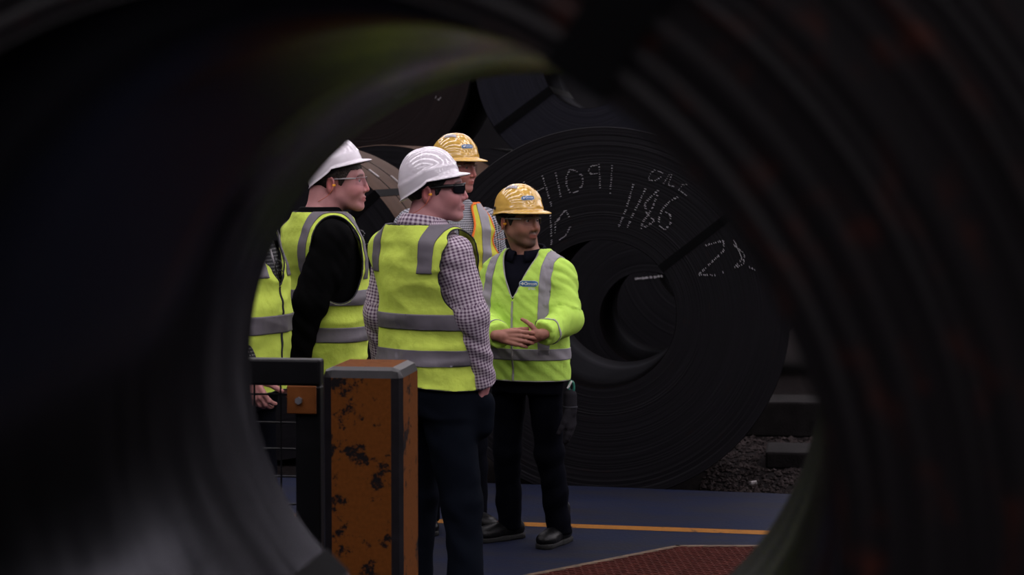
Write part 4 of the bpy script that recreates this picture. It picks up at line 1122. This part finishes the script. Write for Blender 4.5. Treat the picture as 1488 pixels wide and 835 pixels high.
def vest(I, mat, hem, arm_r=0.098, neck_v=None, tapes=(), shoulder=True, off=0.030, bind='binding', seed=1.0, fold_amp=0.010, tape_mat='tape', vert=(0.075, 0.130), vert_front=None, vert_back=None, open_front=False, arm_c=(0.205, -0.012, 1.335), straight=0.9, bind_r=0.0032, arm_tape=None, v_slope=0.62, v_max=0.09):
    k, fat, J, root = I['k'], I['fat'], I['J'], I['root']
    def f(P):
        d = d_torso(P, k, fat, straight)
        for n in 'RL': d = smin(d, d_caps(P, J['sh' + n] * [0.80, 1, 1], J['sh' + n] * [1.08, 1, 1], 0.050 * k, 0.050 * k), 0.04)
        return np.maximum(d - off, (hem - 0.05) - P[:, 2])
    lo = np.array([-0.32 * fat, -0.24, hem - 0.06]); hi = np.array([0.32 * fat, 0.24, 1.62 * k])
    V, Q = mesh_sdf(f, lo, hi, 0.0085); T = tris(Q)
    V = fold(V, vnormals(V, T), fold_amp, (4.0, 4.0, 11.0), seed, 0.0012); V = V + vnormals(V, T) * (np.array([noise.noise(Vector((v[0] * 7 + v[2] * 5 + seed, v[1] * 7, v[2] * 9))) for v in V]) * fold_amp * 0.9)[:, None]
    ang = np.arctan2(V[:, 0], V[:, 1]); low = np.clip((1.30 * k - V[:, 2]) / 0.3, 0, 1)
    V = V + vnormals(V, T) * (low * fold_amp * 0.8 * np.array([noise.noise(Vector((a_ * 3.2 + seed, z_ * 2.2, seed))) for a_, z_ in zip(ang, V[:, 2])]))[:, None]
    V, T, S_hem = cut(V, T, lambda v: hem + 0.012 * np.cos(v[:, 0] * 9) - v[:, 2], True)
    def f_arm(v):                                          # deep armholes
        best = np.full(len(v), -1e9)
        for s in (1, -1):
            q = (v - np.array([s * arm_c[0], arm_c[1], arm_c[2]]) * k) / (np.array([0.085, arm_r, arm_r * 1.62]) * k)
            q[:, 0] = np.where(q[:, 0] * s > 0, 0, q[:, 0]); best = np.maximum(best, (1 - np.linalg.norm(q, axis=1)) * arm_r * k)
        return best
    V, T, S_arm = cut(V, T, f_arm, True)
    def f_neck(v):
        x = v[:, 0]; fr_ = v[:, 1] > -0.015 * k
        back = v[:, 2] - (1.495 * k - 0.0 * x)
        r = 0.085 * k - np.hypot(x, v[:, 1] + 0.02 * k)
        zv = (neck_v if neck_v else 1.36) * k
        fv = (v[:, 2] - zv) * v_slope - np.abs(x) * 0.80
        return np.where(fr_, np.maximum(np.minimum(fv, v_max * k - np.abs(x)), back), np.maximum(back, np.where(v[:, 2] > 1.45 * k, r, -1)))
    V, T, S_neck = cut(V, T, f_neck, True)
    o = cloth('vest', V, T, M[mat], root, 0.004)
    for S in (S_hem, S_arm, S_neck): piping(S, bind_r, 'binding', M[bind], o)
    Nn = vnormals(V, T)
    def tape(fn, name='reflective_tape'):
        v, t = V + Nn * 0.0042, T
        for g_ in fn:
            if len(t) == 0: return
            v, t = cut(v, t, g_)
        for v_, t_ in components(v, t): cloth(name, v_, t_, M[tape_mat], o, 0.003)
    for z, w in tapes: tape([lambda v, z=z, w=w: np.abs(v[:, 2] - z) - w / 2])
    for s in (1, -1):
        if vert_back: tape([lambda v: np.abs(v[:, 0] * s - (vert[0] + vert[1]) / 2 * k) - (vert[1] - vert[0]) / 2 * k, lambda v: v[:, 1] + 0.02 * k, lambda v: vert_back - v[:, 2]])
        if vert_front: tape([lambda v: np.abs(v[:, 0] * s - (vert[0] + vert[1]) / 2 * k) - (vert[1] - vert[0]) / 2 * k, lambda v: -0.02 * k - v[:, 1], lambda v: vert_front - v[:, 2]])
    if arm_tape:
        tape([lambda v: f_arm(v) + arm_tape[0], lambda v: -arm_tape[1] - f_arm(v), lambda v: arm_tape[2] - v[:, 2]])
    I['vest'] = o; I['vest_mesh'] = (V, T)
    if open_front:
        v, t = V + Nn * 0.003, T
        for g_ in (lambda v: np.abs(v[:, 0]) - 0.006, lambda v: 0.02 - v[:, 1]): v, t = cut(v, t, g_)
        if len(t): cloth('zip', v, t, M['binding'], o, 0.004)
    return o

# ------------------------------------------------------------------ the five people
D2 = math.radians
W3 = onY
# B: white helmet, back to the camera, face in profile
Bx, By = -1.468, 8.02
B = person('tall man seen from behind in white hard hat, purple checked shirt and yellow vest', (Bx, By), D2(38), 1.915, D2(86), head_pitch=D2(3), head_scale=1.07,
           arms={'R': (W3(684, 458, 7.88), W3(702, 562, 7.97)), 'L': (W3(553, 455, 8.10), W3(562, 545, 8.22))},
           hands={'R': dict(e1_w=(-0.10, 0.10, -1), e3_w=(-1, 0.2, 0), thumb_w=(0.3, 1, 0), curl=(0.5,) * 4)},
           upper_mat='gingham', fat=0.97, hair='hair_dark', skin=(0.43, 0.20, 0.20), helm_pitch=D2(12), glasses='dark_lens', collar='gingham', trousers='jeans', sleeve_r=(0.070, 0.062, 0.047), head_off=(0.025, 0.026), head_z=-0.040, neck_r=0.064, pocket='R', hip=1.16, collar_s=1.12,
           legs={'R': dict(ankle_w=onY(680, 930, 7.93)), 'L': dict(ankle_w=onY(603, 915, 8.10))})
vest(B, 'hivis', 0.975, tapes=((1.235, 0.062), (1.095, 0.062)), vert=(0.110, 0.164), vert_back=1.425, vert_front=1.30, seed=2.0, straight=0.7)
# A: white helmet at the left, black sleeves
A = person('man in profile at left in white hard hat, black jumper and yellow vest', (-2.035, 8.66), D2(60), 1.955, D2(86), head_pitch=D2(0), head_scale=1.07,
           arms={'R': (W3(450, 440, 8.42), W3(428, 532, 8.44)), 'L': (None, None)}, upper_mat='black_knit', hair='hair_brown', skin=(0.42, 0.195, 0.19), helm_z=0.018, helm_pitch=D2(18),
           collar=None, trousers='navy', head_off=(0.015, 0.071), head_z=-0.05, neck_r=0.062, sleeve_r=(0.078, 0.066, 0.05))
vest(A, 'hivis', 0.93, tapes=((1.285, 0.062), (1.13, 0.062)), arm_tape=(0.018, 0.062, 1.36), seed=5.0, arm_r=0.112, arm_c=(0.205, -0.005, 1.33))
# C: yellow helmet behind
C = person('tall man in yellow hard hat standing behind, checked shirt and orange-edged yellow vest', (-1.755, 10.24), D2(152), 1.96, D2(112), head_pitch=D2(-2), head_scale=1.02,
           upper_mat='check_bw', hair='hair_grey', skin=(0.42, 0.175, 0.155), helm='helmet_yellow', helm_pitch=D2(4), collar='check_bw', trousers='navy', plug=False, head_off=(-0.02, 0.03), fat=1.06, sleeve_r=(0.084, 0.068, 0.05))
vest(C, 'hivis_gold', 0.95, tapes=((1.28, 0.06), (1.12, 0.06)), vert=(0.104, 0.154), vert_front=1.0, vert_back=1.0, bind='binding_orange', neck_v=1.20, v_slope=0.30, v_max=0.075, seed=8.0, tape_mat='tape_light', bind_r=0.006, open_front=True, arm_c=(0.172, -0.012, 1.335), arm_r=0.11, off=0.024)
# D: yellow helmet, facing the camera, hands together
Dx, Dy = -1.295, 9.70
Dp = person('man facing us in yellow hard hat and long-sleeved lime jacket, hands held together', (Dx, Dy), D2(198), 1.695, D2(124), head_pitch=D2(-2), head_scale=1.02,
            arms={'L': (W3(824, 464, 9.58), W3(787, 486, 9.38)), 'R': (W3(700, 470, 9.64), W3(726, 488, 9.34))},
            hands={'R': dict(e1_w=(1, -0.02, -0.10), e3_w=(0.0, 1, -0.25), thumb_w=(0.0, 0.25, 1), curl=(0.22, 0.26, 0.30, 0.36), ta=0.35, tc=0.2, sc=0.98, spread=0.06),
                   'L': dict(e1_w=(-1, -0.05, -0.28), e3_w=(0.0, 1, 0.2), thumb_w=(0.0, -0.1, 1), curl=(0.45, 0.5, 0.5, 0.5), ta=1.1, tc=0.6, sc=0.86)},
            legs={'R': dict(ankle_w=onZ(741, 782, 0), toe=0.45), 'L': dict(ankle_w=onZ(814, 788, 0), toe=0.05)},
            upper='jacket', upper_mat='hivis_green', hair='hair_dark', skin=(0.30, 0.145, 0.105), stubble=1.0, helm='helmet_yellow', helm_pitch=D2(5), collar='polo', trousers='navy', sleeve_r=(0.078, 0.072, 0.058), head_off=(0.03, 0.02), collar_s=1.2, sleeve_fold=0.006, plug=True)
def jacket(I):
    k, root, J = I['k'], I['root'], I['J']; V, T = I['up']; HEM = 0.83; ZV = 1.205
    V, T, S1 = cut(V, T, lambda v: HEM - v[:, 2], True)
    # V opening at the front, round neck behind
    def fv(v):
        front = (v[:, 1] > 0.0)
        return np.where(front, np.minimum((v[:, 2] - ZV) * 0.40 - np.abs(v[:, 0]) * 0.92, 0.088 - np.abs(v[:, 0])), np.where(v[:, 2] > 1.40 * k, 0.078 * k - np.hypot(v[:, 0], v[:, 1] + 0.02 * k), -1.0))
    V, T, S2 = cut(V, T, fv, True)
    o = cloth('jacket', V, T, M['hivis_green'], root, 0.004); Nn = vnormals(V, T)
    piping(S1, 0.0035, 'binding', M['binding_grey'], o); piping(S2, 0.0035, 'binding', M['binding_grey'], o)
    def tape(fn, mat='tape_light', name='reflective_tape', off=0.004):
        v, t = V + Nn * off, T
        for g_ in fn:
            if len(t) == 0: return
            v, t = cut(v, t, g_)
        for v_, t_ in components(v, t, 16): cloth(name, v_, t_, M[mat], o, 0.003)
    arm = lambda v: 0.012 - np.min([np.minimum(d_caps(v, J['sh' + n] * [1.0, 1, 1] + np.array([0, 0, -0.06]), J['el' + n], 0.062, 0.062), d_caps(v, J['el' + n], J['wr' + n], 0.062, 0.056)) for n in 'RL'], axis=0)
    tape([lambda v: np.abs(v[:, 2] - 0.955) - 0.027, arm])
    for s in (1, -1):
        tape([lambda v: np.abs(v[:, 0] * s - 0.146) - 0.024, lambda v: 0.955 - v[:, 2], lambda v: -v[:, 1] - 0.03, arm])
        tape([lambda v: np.abs(v[:, 0] * s - 0.146) - 0.024, lambda v: 1.1 - v[:, 2], lambda v: v[:, 1] + 0.03, arm])
    tape([lambda v: np.abs(v[:, 0] + 0.0) - 0.005, lambda v: 0.03 - v[:, 1], lambda v: v[:, 2] - ZV, arm], 'binding_grey', 'zip_edge')
    for n in 'RL':
        w = J['wr' + n]; fd = (w - J['el' + n]) / np.linalg.norm(w - J['el' + n])
        tape([lambda v: np.abs((v - w) @ fd + 0.060) - 0.005, lambda v: np.linalg.norm(v - w, axis=1) - 0.12], 'binding_grey', 'cuff_piping')
    bvh = BVHTree.FromPolygons([Vector(v) for v in V], [tuple(int(i) for i in t) for t in T])
    logo(o, (-0.080, 0.155, 1.288), (-0.97, -0.22, 0), (0, 0.0, 1), bvh, 0.088, 0.026, True)
    # navy polo under it
    def f(P): return np.maximum(np.maximum(d_torso(P, k, 1.0) - 0.012, 0.95 * k - P[:, 2]), P[:, 2] - 1.49 * k)
    Vp, Qp = mesh_sdf(f, (-0.24, -0.18, 0.9 * k), (0.24, 0.19, 1.53 * k), 0.011); ps = mesh_obj('polo_shirt', Vp, Qp, M['polo'], root, True)
jacket(Dp)
# Z: partly hidden by the rim at the far left
Z = person('man at far left in yellow vest and dotted black shirt, half hidden by the coil', (-2.225, 8.0), D2(102), 1.93, D2(95), head_scale=1.02,
           arms={'R': (W3(335, 480, 7.82), W3(362, 546, 7.80)), 'L': (W3(330, 480, 8.15), W3(345, 560, 8.12))}, upper_mat='dotted', skin=(0.42, 0.21, 0.19), trousers='navy', helm='helmet_white', collar='dotted')
vest(Z, 'hivis', 0.935, tapes=((1.215, 0.072),), vert=(0.080, 0.135), vert_front=1.40, vert_back=1.40, neck_v=1.25, seed=12.0, open_front=True)

# ------------------------------------------------------------------ small things the people carry
# work glove clipped to the belt of the man in the long-sleeved jacket
g_top = onY(829, 574, 9.60)
GL = empty('work_glove', tuple(g_top)); gv = np.array(g_top)
pr = hand_prims((0, 0, -0.055), (0.04, 0.0, -1), (-0.9, 0.3, 0), (0.2, -1, 0), curl=(0.18, 0.22, 0.28, 0.34), sc=1.0, ta=0.35)
def f_gl(P):
    d = d_caps(P, (0, 0, 0.0), (0, 0, -0.075), 0.030, 0.027)
    for a, b, r0, r1 in pr: d = smin(d, d_caps(P, a, b, r0 * 1.12, r1 * 1.15), 0.010)
    return d
V, Q = mesh_sdf(f_gl, (-0.12, -0.12, -0.30), (0.12, 0.12, 0.05), 0.005)
mesh_obj('glove_body', V, Q, M['glove'], GL, True)
cf = MB(); cf.tube([(0.029 * math.cos(a), 0.029 * math.sin(a), -0.055) for a in np.linspace(0, 2 * PI, 20, endpoint=False)], 0.006, 6, True); cf.build('cuff', M['binding'], GL, True)
tag(GL, 'dark work glove clipped at the hip of the man in the lime jacket', 'glove')
c_top = onY(830, 562, 9.60)
GC = empty('glove_clip', tuple(c_top))
MB().tube([(0.012 * math.cos(a) + 0.002, -0.006, 0.028 * math.sin(a)) for a in np.linspace(0, 2 * PI, 18, endpoint=False)], 0.006, 6, True).build('ring', M['green_clip'], GC, True)
MB().box((-0.006, -0.012, 0.012), (0.010, 0.010, 0.042), 0.003, R=roty(0.5)).build('jaw', M['logo_white'], GC)
tag(GC, 'green and white clip holding the dark glove at the hip', 'clip')
# spectacles hanging on a cord on the chest of the man at the far left
Vz, Tz = Z['vest_mesh']; Rz = Z['Rw']
wz = Vz @ Rz.T + np.array([-2.225, 8.0, 0]); bz = BVHTree.FromPolygons([Vector(v) for v in wz], [tuple(int(i) for i in t) for t in Tz])
def hang(px, py, out=0.02):
    r = ray(px, py); h = bz.ray_cast(Vector(CAM), Vector(r).normalized())
    p = np.array(h[0]) if h[0] is not None else onY(px, py, 7.84)
    return p - r / np.linalg.norm(r) * out
o0 = hang(404, 392); SP = empty('spectacles', tuple(o0))
for (px, py) in ((405, 386), (408, 400)):
    c = hang(px, py) - o0
    MB().tube([c + RGT * 0.012 * math.cos(a) + np.array([0, 0, 1]) * 0.021 * math.sin(a) for a in np.linspace(0, 2 * PI, 22, endpoint=False)], 0.0022, 6, True).build('rim', M['black_plastic'], SP, True)
MB().tube([hang(400, 372) - o0, hang(399, 384) - o0, hang(402, 398) - o0, hang(406, 410) - o0], 0.0022, 6).build('temple', M['black_plastic'], SP, True)
MB().tube([hang(393, 362) - o0, hang(396, 374) - o0, hang(401, 388) - o0], 0.0035, 6).build('neck_cord', M['sticker_grey'], SP, True)
tag(SP, 'dark framed spectacles hanging on the chest of the man at far left', 'spectacles')
